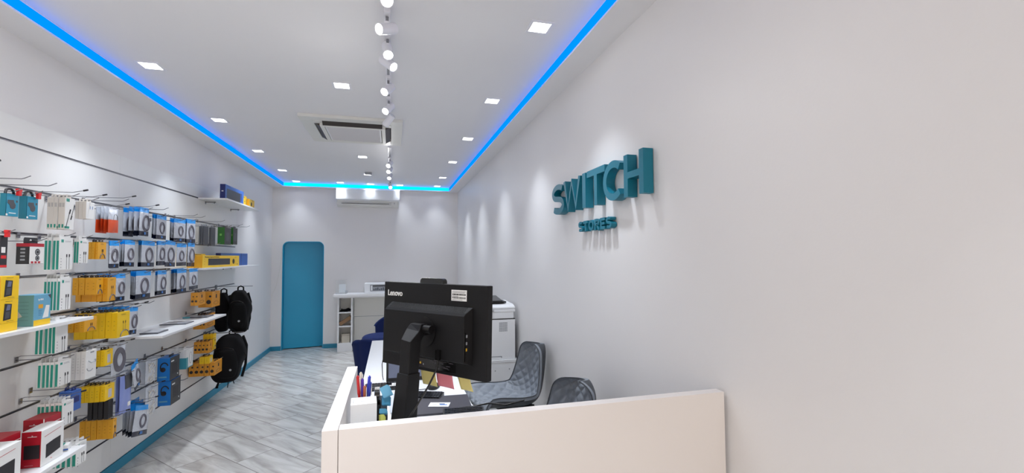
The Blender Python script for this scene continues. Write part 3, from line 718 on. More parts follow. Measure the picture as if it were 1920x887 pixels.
b = MB(); b.box(-.045, .07, -.010, -.008, .02, .165, mat('sheet_white', (226, 234, 238), .35)); b.box(-.046, -.043, -.012, -.006, .015, .168, OFFW); b.box(.069, .073, -.012, -.006, .015, .168, OFFW); b.obj('sheet', fr)
b = MB(); b.cyl((.082, -.03, .006), (.082, -.03, .055), .018, GL, n=16); b.obj('clip', fr)
pr_ = thing('dot_matrix_printer', 'white desktop printer with grey slotted front on the console', 'printer', (-.20, 8.31, .969))
b = MB(); b.box(-.25, .25, -.12, .16, .0, .175, APPL); b.obj('housing', pr_, bevel=.008)
b = MB(); b.box(-.155, .2, -.124, -.12, .035, .15, GRAYP); b.box(-.11, .19, -.1255, -.123, .118, .135, P_CABLEK)
for k in range(9): b.box(-.10+k*.031, -.078+k*.031, -.1255, -.123, .05, .075+.012*(k % 3), mat('slot_dark', (84, 88, 96), .5))
b.box(-.14, -.118, -.1256, -.123, .05, .135, APPL); b.obj('front_slots', pr_)

# ------------------------------------------------------------------ copier on its cabinet
cp = thing('copier', 'large white multifunction copier with dark paper tray, near the right wall', 'copier', (.94, 4.50, .60))
b = MB(); b.box(-.26, .235, -.22, .20, 0, .385, APPL); b.box(-.262, .237, -.222, .202, .385, .392, BLACK); b.obj('main_body', cp, bevel=.004)
b = MB(); b.box(-.23, .222, -.215, .20, .3925, .455, APPL); b.box(-.25, .236, -.218, .20, .456, .485, APPL); b.obj('scanner_base', cp, bevel=.003)
b = MB(); b.box(-.23, -.06, -.2185, -.2145, .40, .452, BLACK); b.prism([(-.24, .466), (-.216, .462), (-.216, .486), (-.236, .480)], lambda y, z: (-.24, y, z), lambda y, z: (.02, y, z), GRAYP); b.obj('control_panel', cp)
b = MB(); b.prism([(-.215, .488), (.20, .488), (.20, .535), (-.14, .525), (-.21, .505)], lambda y, z: (-.25, y, z), lambda y, z: (.238, y, z), APPL); b.obj('scanner_lid', cp, bevel=.004)
b = MB(); b.box(-.24, .17, -.13, .16, .5365, .550, BLACK); b.prism([(-.14, .552), (.16, .580), (.16, .588), (-.14, .560)], lambda y, z: (-.22, y, z), lambda y, z: (.13, y, z), BLACK2); b.obj('paper_tray', cp, bevel=.002)
b = MB()
for i in range(7):
    for j in range(7): b.box(.075+i*.012, .083+i*.012, -.2215, -.2195, .27+j*.013, .279+j*.013, GRAYP)
b.obj('side_vent', cp)
b = MB(); b.box(-.05, .10, -.2225, -.2195, .028, .034, GRAYP); b.box(-.05, -.044, -.2225, -.2195, .015, .034, GRAYP); b.box(.094, .10, -.2225, -.2195, .015, .034, GRAYP); b.obj('tray_grip', cp)
cb = thing('printer_cabinet', 'low white cabinet carrying the copier', 'cabinet', (.94, 4.50, 0))
b = MB(); b.box(-.28, .255, -.24, .22, 0, .575, WHITE); b.obj('body', cb, bevel=.003)
b = MB(); b.box(-.285, .26, -.245, .225, .5755, .5995, WHITE); b.obj('cabinet_top', cb, bevel=.002)
b = MB()
for x, z in ((.03, .50), (.17, .51), (.02, .30), (.18, .31)): b.cyl((x, -.2415, z), (x, -.239, z), .006, GRAYP, n=10)
b.obj('screw_caps', cb)
b = MB(); b.tube([(1.186, 4.36, .93), (1.205, 4.40, .91), (1.212, 4.45, .85), (1.214, 4.48, .75), (1.213, 4.50, .62), (1.212, 4.52, .3)], .004, BLACK2, 6); tag(b.obj('power_cable'), 'black cable curving down the wall behind the copier', 'cable')

# ------------------------------------------------------------------ display wall goods
# every pack: origin at its front, near, top corner; front faces +X (into the room), width along +Y, hangs down -Z
def bars(b, x, y0, z0, rows, m, seed=0, th=.0022, gap=.006, wmax=.03):
    rr = random.Random(seed)
    for k in range(rows): b.box(x, x+.0005, y0, y0+wmax*(.5+.5*rr.random()), z0-k*gap-th, z0-k*gap, m)
def hang_tab(t, w, th, m, wtab=.4, h=.028, x=-.5):
    b = MB(); y0, y1 = w*(.5-wtab/2), w*(.5+wtab/2); xx = x*th
    n0 = .004
    pts = [(y0, -.004), (y1, -.004), (y1, h*.7), (y1-.005, h), (y0+.005, h), (y0, h*.7)]
    # ring with a hole: outer minus inner as quads
    inn = [(w*.5-.008, h*.35), (w*.5+.008, h*.35), (w*.5+.008, h*.55), (w*.5+.004, h*.72), (w*.5-.004, h*.72), (w*.5-.008, h*.55)]
    for i in range(6):
        j = (i+1) % 6; q = [pts[i], pts[j], inn[j], inn[i]]
        b.prism(q, lambda a, z: (xx-.0006, a, z), lambda a, z: (xx+.0006, a, z), m)
    return b.obj('hang_tab', t)
def rectp(b, y0, y1, z0, z1, m, x=0, d=.0005): b.box(x, x+d, min(y0, y1), max(y0, y1), min(z0, z1), max(z0, z1), m)
def ring2(b, cy, cz, ry, rz, r, m, a0=0, a1=360, x=.0006, n=22, T=None):
    cl = abs(a1-a0) >= 360
    pts = [(x, cy+ry*math.cos(math.radians(a0+(a1-a0)*i/n)), cz+rz*math.sin(math.radians(a0+(a1-a0)*i/n))) for i in range(n if cl else n+1)]
    b.tube(pts, r, m, 6, closed=cl, T=T, sq=1)
def plug_pair(b, y, z0, z1, m, dy=.012, th=.0022):
    for s in (0, 1):
        yy = y+s*dy; b.box(0, .0006, yy-th/2, yy+th/2, z0, z1, m); b.box(0, .0012, yy-th*1.5, yy+th*1.5, z1-.016, z1, m)
def carton(kind, w, h, t, i, n, seed):
    """returns (name, category, list of meshes built under root)"""
    r = thing({'bag': 'cable_bag'}.get(kind, 'product_pack'), None, None)
    fx = -.0
    b = MB()
    if kind in ('teal', 'tealw'):
        tt = t*.90; b.box(-tt, fx, 0, w, -h, 0, P_WHITE)
        if kind == 'teal':
            b.box(-tt*.86, -tt*.16, -.0006, .004, -h*.99, -h*.10, P_TEAL)
            rectp(b, w*.12, w*.30, -h*.06, -h*.15, P_TEAL); bars(b, 0, w*.12, -h*.64, 4, P_GREY, seed, .006, .016, .008)
            plug_pair(b, w*.55, -h*.99, -h*.52, P_CABLEK, w*.2, .0026); bars(b, 0, w*.4, -h*.1, 2, P_GREY, seed+1, .0015, .005, w*.5)
        else:
            b.box(-tt-.0003, .0005, -.0006, w+.0006, -h-.0004, -h*.42, mat('card_aqua', (72, 158, 170), .35)); rectp(b, w*.25, w*.95, -h*.95, -h*.10, P_WHITE, .0006)
            ring2(b, w*.62, -h*.5, w*.18, h*.3, .0016, P_CABLEK)
        b.obj('carton', r, bevel=.0015, seg=1); hang_tab(r, w, tt, P_WHITE, .85, .022)
    elif kind in ('wlong', 'wsmall', 'wear'):
        tt = t*.92; b.box(-tt, fx, 0, w, -h, 0, P_WHITE if kind == 'wear' else P_BEIGE); b.box(.0, .0004, .001, w-.001, -h+.001, -.001, P_WHITE)
        if kind == 'wlong':
            rectp(b, w*.12, w*.45, -h*.02, -h*.12, P_TEAL, .0005); rectp(b, 0, w*.5, -h*.97, -h*.90, P_TEAL, .0005)
            b.tube([(.001, w*.12, -h*.96), (.001, w*.45, -h*.50), (.001, w*.5, -h*.42)], .0016, P_CABLEK, 5); b.cyl((.001, w*.45, -h*.50), (.001, w*.56, -h*.36), .0035, P_CABLEK, n=8)
            b.tube([(.001, w*.98, -h*.18), (.001, w*.68, -h*.6)], .0016, P_CABLEK, 5); b.cyl((.001, w*.72, -h*.56), (.001, w*.62, -h*.68), .003, P_CABLEK, n=8)
            b.box(-tt*.8, -tt*.3, -.0005, .002, -h*.95, -h*.84, P_TEAL); b.box(-tt*.75, -tt*.6, -.0005, .002, -h*.30, -h*.17, P_GREY); b.box(-tt*.4, -tt*.25, -.0005, .002, -h*.30, -h*.17, P_GREY)
        elif kind == 'wsmall':
            for yy in (.45, .75): rectp(b, w*yy, w*yy+.004, -h*.42, -h*.24, mat('print_blue', (60, 120, 190), .5), .0005)
        else:
            rectp(b, w*.4, w*.75, -h*.05, -h*.10, P_GREY, .0005); ring2(b, w*.42, -h*.62, w*.28, h*.12, .0022, P_GREY, 180, 330, .001)
            b.tube([(.001, w*.2, -h*.35), (.001, w*.5, -h*.45), (.001, w*.85, -h*.42)], .004, mat('print_palegrey', (190, 194, 198), .4), 6); b.cyl((.001, w*.82, -h*.46), (.001, w*.86, -h*.36), .006, P_GREY, n=10)
            for k in range(6): b.box(-tt*.7, -tt*.3, -.0004, .001, -h*(.25+k*.1), -h*(.25+k*.1)+.0012, P_GREY)
        b.obj('carton', r, bevel=.0012, seg=1); hang_tab(r, w, tt, P_BEIGE if kind != 'wear' else P_GREY, .55, .02)
    elif kind in ('yel', 'ylw', 'ysm'):
        tt = t*.94; m = {'yel': P_YEL, 'ylw': P_YEL2, 'ysm': P_KRAFT}[kind]; b.box(-tt, fx, 0, w, -h, 0, m)
        bars(b, 0, w*.3, -h*.08, 2, P_CABLEK, seed, .0012, .004, w*.4)
        for k in range(3): b.box(-tt*.62, -tt*.38, -.0004, .001, -h*(.34+k*.17), -h*(.34+k*.17)+.0015, mat('print_brown', (120, 84, 20), .5))
        if kind == 'ysm':
            b.cyl((-tt*.5, -.0004, -h*.66), (-tt*.5, .001, -h*.66), min(tt*.36, h*.2), P_CABLEK, n=16)
            b.cyl((-tt*.3, -.0004, -h*.3), (-tt*.3, .001, -h*.3), min(tt*.2, h*.07), P_CABLEK, n=12)
            rectp(b, w*.45, w*.6, -h*.2, -h*.45, P_CABLEK); ring2(b, w*.5, -h*.75, w*.28, h*.1, .0012, P_CABLEK)
        elif h > .12:
            plug_pair(b, w*.48, -h*.8, -h*.36, P_CABLEK, w*.18, .002); ring2(b, w*.62, -h, w*.36, h*.26, .0032, P_CABLE, 5, 175, .001)
        else:
            if kind == 'ylw': rectp(b, w*.35, w*.72, -h*.3, -h*.85, mat('window_grey', (196, 192, 196), .3))
            else:
                ring2(b, w*.55, -h, w*.3, h*.3, .0028, P_CABLE, 8, 172, .001); plug_pair(b, w*.5, -h*.7, -h*.42, P_CABLEK, w*.12, .002)
        b.obj('carton', r, bevel=.0010, seg=1); hang_tab(r, w, tt, P_BLK, .5, .017)
    elif kind in ('bag', 'orange', 'lilac', 'clearbag', 'coilbag'):
        th = min(t*.8, .016); rr = random.Random(seed)
        if kind == 'bag': bands = [(.16, P_BLUE), (.83, P_FILM), (1.0, P_NAVY)]
        elif kind == 'orange': bands = [(.48, P_FILM), (1.0, P_ORANGE)]
        elif kind == 'lilac': bands = [(.05, P_FILM), (1.0, P_LILAC)]
        else: bands = [(1.0, P_FILM)]
        def mfn(u, v):
            for e, m in bands:
                if u < e-1e-6: return m
            return bands[-1][1]
        ph = rr.random()*6
        def surf(side):
            def fn(u, v):
                bul = math.sin(PI*min(1, max(0, (u-.10)/.85)))**.6*math.sin(PI*v)**.5 if .10 < u < .95 else 0
                wr = .0012*math.sin(ph+v*11+u*5)*(1 if side else -1)
                return Vector((-th/2+side*(th/2*bul+.0006)+(wr if 0 < v < 1 else 0)+.004*math.sin(u*3+ph)*0, v*w, -u*h))
            return fn
        b.grid(surf(1), 24, 12, P_FILM, mfn=mfn); b.grid(surf(-1), 24, 12, P_FILM, mfn=mfn)
        if kind == 'bag':
            rectp(b, w*.45, w*.62, -h*.86, -h*.95, mat('print_blue', (60, 120, 190), .5), -.002); bars(b, -.001, w*.35, -h*.19, 1, P_GREY, seed, .0012, .004, w*.4)
        b.obj('bag', r, weld=False)
        c = MB()
        if kind == 'bag':
            q_ = rr.uniform(.74, 1.04); oy_ = rr.uniform(-.05, .05)*w; rx_ = min(w*.37, h*.27)*q_
            for k in range(3): ring2(c, w*.54+oy_+rr.uniform(-.003, .003), -h*.54+rr.uniform(-.004, .004), rx_*(1-.12*k), h*.28*q_*(1-.11*k), .0042, P_CABLE, x=.0002+.001*(k % 2), n=26)
            c.obj('coiled_cable', r)
        elif kind == 'orange':
            ring2(c, w*.6, -h*.5, w*.22, h*.22, .0022, P_GREY, 0, 180, 0); c.obj('coiled_cable', r)
        elif kind == 'lilac':
            c.box(-.004, .004, w*.35, w*.92, -h*.42, -h*.08, P_DKG); c.box(-.002, .003, w*.62, w*.84, -h*.86, -h*.76, P_WHITE); c.obj('pouch_content', r, bevel=.003)
        elif kind == 'clearbag':
            for k in range(5): c.tube([(rr.uniform(-.004, .004), w*(.15+.7*rr.random()), -h*(.15+.16*j)+rr.uniform(-.01, .01)) for j in range(6)], .003, mat('cable_white', (214, 212, 206), .4), 6)
            c.obj('white_cable', r)
        elif kind == 'coilbag':
            for k in range(5): ring2(c, w*.5, -h*.52, w*(.38-.035*k), h*(.40-.035*k), .006, P_CABLE, x=.0)
            c.obj('coiled_cable', r)
    elif kind == 'earb':
        b.box(-t, 0, 0, w, -h, 0, P_TEALB); b.box(-t-.0004, -.0, -.0005, .003, -h, 0, P_TEALB2)
        vs = [(.12, -.28), (.55, -.26), (.58, -.36), (.70, -.48), (.66, -.62), (.50, -.68), (.32, -.64), (.26, -.50), (.10, -.42)]
        b.prism([(a*w*1.1, z*h) for a, z in vs], lambda a, z: (0, a, z), lambda a, z: (.0008, a, z), P_DKG)
        rectp(b, w*.78, w*.92, -h*.26, -h*.36, P_DKG); rectp(b, w*.25, w*.80, -h*.84, -h*.875, P_WHITE); rectp(b, w*.02, w*.16, -h*.90, -h*.98, P_WHITE)
        b.obj('carton', r, bevel=.001, seg=1)
        b = MB(); b.tube([(-t*.5, w*.12, -.002), (-t*.5, w*.20, .020), (-t*.5, w*.5, .026), (-t*.5, w*.75, .020), (-t*.5, w*.82, -.002)], .0055, P_BLK, 8); b.obj('hang_loop', r)
    elif kind == 'redblk':
        b.box(-t, 0, 0, w, -h, 0, P_BLK); rectp(b, w*.1, w*.85, -h*.62, -h*.72, P_RED2); rectp(b, 0, w, -h*.92, -h*.99, P_RED2); rectp(b, w*.1, w*.7, -h*.36, -h*.54, P_WHITE); b.obj('carton', r, bevel=.001, seg=1); hang_tab(r, w, t, P_WHITE, .7, .02)
    elif kind == 'webcam':
        b.box(-t, 0, 0, w, -h, 0, P_BLK); b.box(0, .0005, .001, w-.001, -h+.001, 0, P_WHITE); b.box(-t-.0004, .0009, -.0006, w+.0004, -h*.16, -h*.0, P_RED)
        for cz, rr_ in ((-h*.42, .017), (-h*.72, .014)):
            for k, (q, m) in enumerate(((1, P_CABLEK), (.72, P_GREY), (.45, P_CABLEK))): b.cyl((0, w*.55, cz), (.0008+.0005*k, w*.55, cz), rr_*q, m, n=20)
        for k in range(3): rectp(b, w*(.12+.24*k), w*(.28+.24*k), -h*.97, -h*.87, P_RED, .0005)
        for k in range(4): b.box(-t*.68, -t*.32, -.0005, .001, -h*(.32+.17*k), -h*(.24+.17*k), P_GREY)
        b.obj('carton', r, bevel=.001, seg=1); hang_tab(r, w, t, P_BLK, .95, .03)
    elif kind in ('dark', 'blk'):
        b.box(-t*.8, 0, 0, w, -h, 0, P_DKG if kind == 'dark' else P_BLK)
        for k in range(5): b.box(0, .0012, w*(.12+.17*k), w*(.2+.17*k), -h*.95, -h*.05, P_DKG if kind == 'dark' else P_CABLEK)
        b.obj('carton', r, bevel=.002, seg=1); hang_tab(r, w, t*.8, P_GREY, .5, .02)
    elif kind == 'green':
        b.box(-t, -.0, 0, w, -h, 0, P_GREEN); b.box(0, .0006, 0, w, -h, 0, P_BLK); rectp(b, w*.25, w*.7, -h*.8, -h*.3, P_DKG, .0007); b.box(-t*.7, -t*.4, -.0005, .001, -h*.5, -h*.38, mat('print_lightgreen', (120, 190, 90), .5))
        b.obj('carton', r, bevel=.001, seg=1); hang_tab(r, w, t, P_BLK, .5, .02)
    elif kind == 'blue':
        b.box(-t*.9, 0, 0, w, -h, 0, P_KBBLUE); rectp(b, w*.2, w*.8, -h*.3, -h*.6, P_NAVYB); b.obj('carton', r, bevel=.001, seg=1); hang_tab(r, w, t*.9, P_NAVYB, .5, .02)
    elif kind == 'head':
        b.box(-t, 0, 0, w, -h, 0, P_BOXBLUE); b.box(0, .0006, .0, w, -h, 0, P_BLK)
        ring2(b, 0, 0, t*.3, h*.20, .0045, P_CABLEK, 20, 200, 0, T=Matrix.Translation((-t*.45, -.001, -h*.40)) @ Matrix.Rotation(-PI/2, 4, 'Z'))
        b.cyl((-t*.56, -.0005, -h*.50), (-t*.56, .002, -h*.50), t*.22, P_CABLEK, n=18)
        b.box(-t*.9, -t*.25, -.0006, .001, -h*.86, -h*.80, P_LBLUE); rectp(b, w*.1, w*.4, -h*.14, -h*.2, P_WHITE, .0007)
        rectp(b, w*.25, w*.75, -h*.75, -h*.3, P_CABLEK, .0007); b.cyl((0, w*.82, -h*.84), (.0012, w*.82, -h*.84), .007, P_WHITE, n=12)
        b.obj('carton', r, bevel=.0012, seg=1); hang_tab(r, w, t, P_BLK, .5, .02, -.3)
    return r

ORD = ['front', 'second', 'third', 'fourth', 'fifth', 'sixth', 'seventh']
DESC = {'teal': ('teal edged white cable box', 'cable box'), 'tealw': ('aqua and white carton', 'carton'), 'wlong': ('tall white cable box', 'cable box'), 'wsmall': ('small white box', 'carton'),
        'wear': ('white earphone box', 'carton'), 'yel': ('amber cable box', 'cable box'), 'ylw': ('bright yellow box', 'carton'), 'ysm': ('small orange-yellow box', 'carton'),
        'bag': ('blue-topped cable bag', 'cable bag'), 'orange': ('clear orange-bottomed bag', 'cable bag'), 'lilac': ('lilac clear pouch', 'pouch'), 'earb': ('blue earphone box', 'carton'),
        'redblk': ('black and red box', 'carton'), 'webcam': ('black, red and white webcam box', 'carton'), 'dark': ('dark grey pack', 'pack'), 'blk': ('black pack', 'pack'), 'green': ('green and black box', 'carton'),
        'blue': ('dark blue pack', 'pack'), 'head': ('blue and black headset box', 'carton')}
PH = {'1a': 'at the top left edge, red tag', '1b': 'with red tag, right of its twin', '1c': 'in top row beside the earphone boxes', '1d': 'in top row left of orange bags', '1e': 'in top row',
      '1f': 'in top row beside the orange bags', '1g': 'in top row, second blue group', '1h': 'in top row, third blue group', '1i': 'in top row at its right end',
      '1j': 'in top row, left dark group', '1k': 'in top row, right dark group', '1l': 'in top row, left of the two', '1m': 'in top row, right of the two',
      '2a': 'cut by the left photo edge', '2b': 'in second row', '2c': 'in second row beside the webcam box', '2d': 'in second row left of amber boxes', '2e': 'in second row beside the cable bags',
      '2f': 'leftmost in second row', '2g': 'in second row, second bag group', '2h': 'in second row, third bag group', '2i': 'in second row, fourth bag group', '2j': 'raised slightly in mid second row', '2k': 'hanging lower, second from right, second row', '2l': 'in second row at its right end',
      '3c': 'in third row above the router box', '3d': 'in third row, short near group', '3e': 'in third row, long group behind', '3f': 'in third row beside amber boxes', '3g': 'in third row, second bag group', '3h': 'in third row, middle bag group', '3i': 'in third row, fourth bag group', '3j': 'at the right end of third row',
      '4a': 'under the left shelf', '4b': 'in fourth row at the shelf tip', '4c': 'in long fourth row', '4d': 'in fourth row behind the yellow boxes', '4f': 'above the tablet shelf, left group', '4g': 'above the tablet shelf beside the backpacks',
      '5a': 'in fifth row at far left', '5b': 'in fifth row', '5c': 'in fifth row beside white earphone boxes', '5e': 'under the right end of tablet shelf', '6a': 'in sixth row above the speaker boxes', '6b': 'behind the teal boxes in sixth row',
      '6c': 'in sixth row above black packs', '6d': 'under the sixth-row yellow boxes', '6e': 'in sixth row', '6h': 'upper one of the stacked pair', '6g': 'lower one of the stacked pair', '6i': 'beside the headset boxes',
      '6j': 'near the backpacks, middle height', '6k': 'behind amber ones near the lower backpack', '6l': 'in the lowest row by the lower backpack', '6m': 'above the lowest row near the backpack', '7a': 'in the lowest row at left', '7b': 'fanned out in the lowest row', '8a': 'under the bottom left shelf'}
ROWS = [
  ('1a','earb',-1.760,2.657,0.075,1.910,0.106,0.0219,1),
  ('1b','earb',-1.760,2.782,0.074,1.914,0.114,0.0312,1),
  ('1c','wlong',-1.760,3.056,0.078,1.941,0.178,0.0169,5),
  ('1d','wsmall',-1.760,3.236,0.074,1.939,0.102,0.0191,3),
  ('1e','orange',-1.760,3.463,0.111,1.935,0.168,0.0207,4),
  ('1f','bag',-1.750,3.817,0.149,1.969,0.208,0.0323,4),
  ('1g','bag',-1.760,4.071,0.189,1.943,0.190,0.0129,3),
  ('1h','bag',-1.760,4.364,0.212,1.934,0.196,0.0154,3),
  ('1i','bag',-1.760,4.597,0.203,1.949,0.213,0.0062,2),
  ('1j','dark',-1.760,5.000,0.092,1.909,0.182,0.0181,3),
  ('1k','dark',-1.760,5.176,0.100,1.910,0.189,0.0142,2),
  ('1l','green',-1.760,5.535,0.202,1.933,0.186,0.0666,1),
  ('1m','green',-1.760,5.808,0.148,1.944,0.190,0.0217,1),
  ('2a','redblk',-1.760,2.636,0.039,1.710,0.151,0.0392,1),
  ('2b','webcam',-1.760,2.812,0.097,1.678,0.105,0.0536,1),
  ('2c','teal',-1.760,3.023,0.107,1.716,0.178,0.0172,4),
  ('2d','teal',-1.760,3.187,0.081,1.711,0.137,0.0153,2),
  ('2e','yel',-1.760,3.355,0.081,1.701,0.106,0.0155,3),
  ('2f','bag',-1.760,3.482,0.106,1.712,0.176,0.0072,2),
  ('2g','bag',-1.760,3.669,0.120,1.725,0.183,0.0154,3),
  ('2h','bag',-1.760,3.867,0.200,1.725,0.191,0.0110,3),
  ('2i','bag',-1.760,4.091,0.137,1.732,0.191,0.0053,2),
  ('2j','bag',-1.760,4.219,0.195,1.745,0.215,0.0110,1),
  ('2k','bag',-1.760,4.415,0.195,1.721,0.194,0.0078,1),
  ('2l','bag',-1.760,4.643,0.171,1.737,0.215,0.0062,2),
  ('3c','teal',-1.760,3.043,0.086,1.491,0.176,0.0157,5),
  ('3d','yel',-1.760,3.357,0.069,1.480,0.105,0.0311,4),
  ('3e','yel',-1.740,3.427,0.092,1.476,0.149,0.0273,6),
  ('3f','bag',-1.760,3.564,0.131,1.495,0.184,0.0263,5),
  ('3g','bag',-1.760,3.816,0.217,1.505,0.199,0.0129,4),
  ('3h','bag',-1.760,4.113,0.174,1.500,0.191,0.0160,2),
  ('3i','bag',-1.760,4.439,0.219,1.504,0.204,0.0146,4),
  ('3j','bag',-1.760,4.673,0.191,1.502,0.192,0.0063,1),
  ('4a','teal',-1.760,3.023,0.093,1.258,0.174,0.0183,5),
  ('4b','yel',-1.760,3.254,0.116,1.244,0.082,0.0260,3),
  ('4c','ylw',-1.720,3.509,0.143,1.244,0.163,0.0334,7),
  ('4d','bag',-1.730,3.678,0.109,1.268,0.190,0.0449,5),
  ('4f','ysm',-1.760,4.875,0.177,1.271,0.121,0.0306,2),
  ('4g','ysm',-1.760,5.230,0.223,1.255,0.158,0.0640,2),
  ('5a','teal',-1.760,3.051,0.099,1.033,0.135,0.0184,5),
  ('5b','wear',-1.760,3.278,0.102,1.043,0.166,0.0252,3),
  ('5c','ylw',-1.760,3.463,0.092,1.012,0.099,0.0226,2),
  ('5e','ysm',-1.760,5.066,0.265,1.033,0.131,0.0262,4),
  ('6a','teal',-1.760,3.097,0.088,0.798,0.131,0.0196,6),
  ('6b','blue',-1.760,3.172,0.079,0.837,0.113,0.0336,2),
  ('6c','ylw',-1.760,3.476,0.098,0.787,0.099,0.0269,5),
  ('6d','blk',-1.760,3.522,0.053,0.680,0.117,0.0292,4),
  ('6e','lilac',-1.760,3.654,0.138,0.818,0.281,0.0211,2),
  ('6h','head',-1.760,4.354,0.170,0.773,0.185,0.0889,1),
  ('6g','head',-1.760,4.379,0.178,0.580,0.199,0.0908,1),
  ('6i','tealw',-1.760,4.656,0.147,0.778,0.167,0.0593,2),
  ('6j','ysm',-1.760,5.163,0.098,0.761,0.112,0.0325,4),
  ('6k','ylw',-1.760,5.286,0.073,0.815,0.159,0.0319,3),
  ('6l','ysm',-1.740,5.272,0.212,0.530,0.131,0.0460,5),
  ('6m','ylw',-1.760,5.185,0.099,0.609,0.070,0.0444,2),
  ('7a','yel',-1.760,3.581,0.042,0.541,0.123,0.0309,6),
  ('7b','bag',-1.760,3.879,0.230,0.541,0.212,0.0291,4),
  ('8a','teal',-1.760,3.221,0.087,0.519,0.124,0.0242,5),
]
def hook(x1, y, z, label, long_arm=False, tip=True):
    t = thing('display_hook', label, 'hook', (SWX+.001, y, z), group='wire display hooks on the slatwall')
    L_ = x1-SWX
    b = MB(); b.box(0, .004, -.011, .011, -.012, .018, CHROME); b.obj('back_plate', t)
    b = MB(); b.tube([(.002, 0, 0), (L_-.015, 0, 0), (L_-.005, 0, .003), (L_+.022, 0, .016)], .0024, CHROME, 7); b.obj('prong', t)
    if long_arm:
        b = MB(); b.tube([(.002, 0, .014), (.02, 0, .022), (L_-.01, 0, .022), (L_+.045, 0, .034)], .0019, CHROME, 6); b.obj('label_arm', t)
        b = MB(); b.cyl((L_+.040, 0, .033), (L_+.062, 0, .038), .0050, P_BLK, n=8); b.obj('black_tip', t)
    return t
rowname = {1: 'top', 2: 'second', 3: 'third', 4: 'fourth', 5: 'fifth', 6: 'sixth', 7: 'lowest', 8: 'bottom'}
protos = {}
rj = random.Random(11)
for (cid, kind, xf, y0, w_, zt, h_, t_, n_) in ROWS:
    if kind == 'bag': w_ *= .94
    z_hook = zt+(.014 if kind in ('yel', 'ylw', 'ysm', 'earb') else .012)
    if kind == 'bag' or kind in ('orange', 'lilac'): z_hook = zt-.012
    desc, cat = DESC[kind]
    proto = carton(kind, w_, h_, t_, 0, n_, sum(map(ord, cid)))
    grp = desc+' group '+PH[cid]
    for i in range(n_):
        o = proto if i == 0 else copy_tree(proto)
        jit = .0 if kind in ('head', 'webcam', 'earb', 'green') else (.05 if kind in ('bag', 'orange') else .02)
        dz = rj.uniform(-.004, .004) if kind in ('bag', 'orange') else 0
        if cid == '7b': o.rotation_euler = (math.radians(-14+i*5), 0, 0)
        elif cid == '4d' and i == 0: o.rotation_euler = (math.radians(-4), 0, 0)
        else: o.rotation_euler = (rj.uniform(-jit, jit)*.6, 0, rj.uniform(-jit, jit))
        o.location = (xf-i*t_, y0+(rj.uniform(-1, 1)*(.010 if kind == 'bag' else .004) if jit else 0), zt+dz)
        if n_ == 1: lb = desc+' '+PH[cid]
        else: lb = (ORD[i]+(' ' if i == 0 else ' from front, ')+desc+' '+PH[cid])
        tag(o, lb, cat, grp if n_ > 1 else None)
    if kind in ('blk',) or cid in ('6k', '6m'): continue
    hook(xf+.018, y0+w_/2, z_hook, 'hook for the '+desc+' '+PH[cid], long_arm=cid in ('1c', '1d', '1e', '1f', '4c', '4d', '5a', '5b', '6a', '6c', '7a', '7b', '3e', '5c'))
# red security tags on the two earphone boxes and the red-black box
for lb, y, z in (('red security tag on the hook of the far left earphone box', 2.712, 1.925), ('red security tag on the hook of the second earphone box', 2.838, 1.925), ('red security tag on the hook at the left photo edge', 2.655, 1.722)):
    t = thing('security_tag', lb, 'tag', (-1.748, y, z), group='red hook tags')
    b = MB(); b.prism([(-.012, .014), (.012, .014), (.012, .004), (.008, -.002), (.009, -.020), (-.009, -.020), (-.008, -.002), (-.012, .004)], lambda a, c: (-.007, a, c), lambda a, c: (.007, a, c), P_RED2); b.obj('clip', t, bevel=.002)
# empty hooks
for lb, y, z, la in (('empty wire hook highest at the left photo edge', 2.50, 2.0, True), ('empty wire hook just above the left earphone box', 2.74, 1.992, False), ('empty wire hook between the earphone boxes and tall white boxes', 2.92, 1.985, False),
                 ('empty wire hook above the orange-bottomed bags', 3.60, 1.985, True), ('empty wire hook above the second blue bag group', 4.16, 1.985, False), ('empty wire hook near the right end of the blue bags', 4.72, 1.985, False), ('empty wire hook left of the dark grey packs', 4.90, 1.985, False),
                 ('empty wire hook between dark and green packs', 5.42, 1.985, False), ('first empty wire hook right of the green boxes', 6.02, 1.985, False), ('last empty wire hook at the right end of top row', 6.30, 1.985, False),
                 ('empty wire hook over the bare panel above the tablet shelf', 3.98, 1.262, False), ('empty wire hook below the dark grey packs', 5.3, 1.74, False), ('empty wire hook below the green boxes', 5.72, 1.74, False),
                 ('empty wire hook at the left of the lowest panel, near headset box', 4.6, .53, False)):
    hook(-1.745, y, z, lb, la)

# single hanging packs
def single(kind, label, cat, x, y, z, w_, h_, t_, rx=0, rz=0):
    o = carton(kind, w_, h_, t_, 0, 1, len(label)); o.location = (x, y, z); o.rotation_euler = (rx, 0, rz); tag(o, label, cat); return o
single('bag', 'tilted blue-topped bag with black cable, right of the lilac pouch', 'cable bag', -1.735, 3.735, .845, .11, .205, .02, .38, .1)
single('bag', 'second tilted blue-topped bag behind the lilac pouch', 'cable bag', -1.80, 3.70, .850, .11, .20, .02, .12, .1)
single('coilbag', 'clear bag with thick dark coil beside the bright yellow boxes', 'cable bag', -1.765, 3.555, 1.015, .165, .19, .02, .03, 0)
single('clearbag', 'upper clear bag of white cables beside the headset boxes', 'cable bag', -1.76, 3.985, .828, .15, .17, .02, -.02, 0)
single('clearbag', 'lower clear bag of white cables beside the headset boxes', 'cable bag', -1.765, 4.01, .628, .16, .21, .02, -.06, 0)
for y, z, s in ((3.64, 1.015, 'dark coil bag'), (3.80, .845, 'tilted blue-topped bags'), (4.06, .815, 'upper clear bag'), (4.09, .615, 'lower clear bag')): hook(-1.745, y, z, 'wire hook holding the '+s, True)

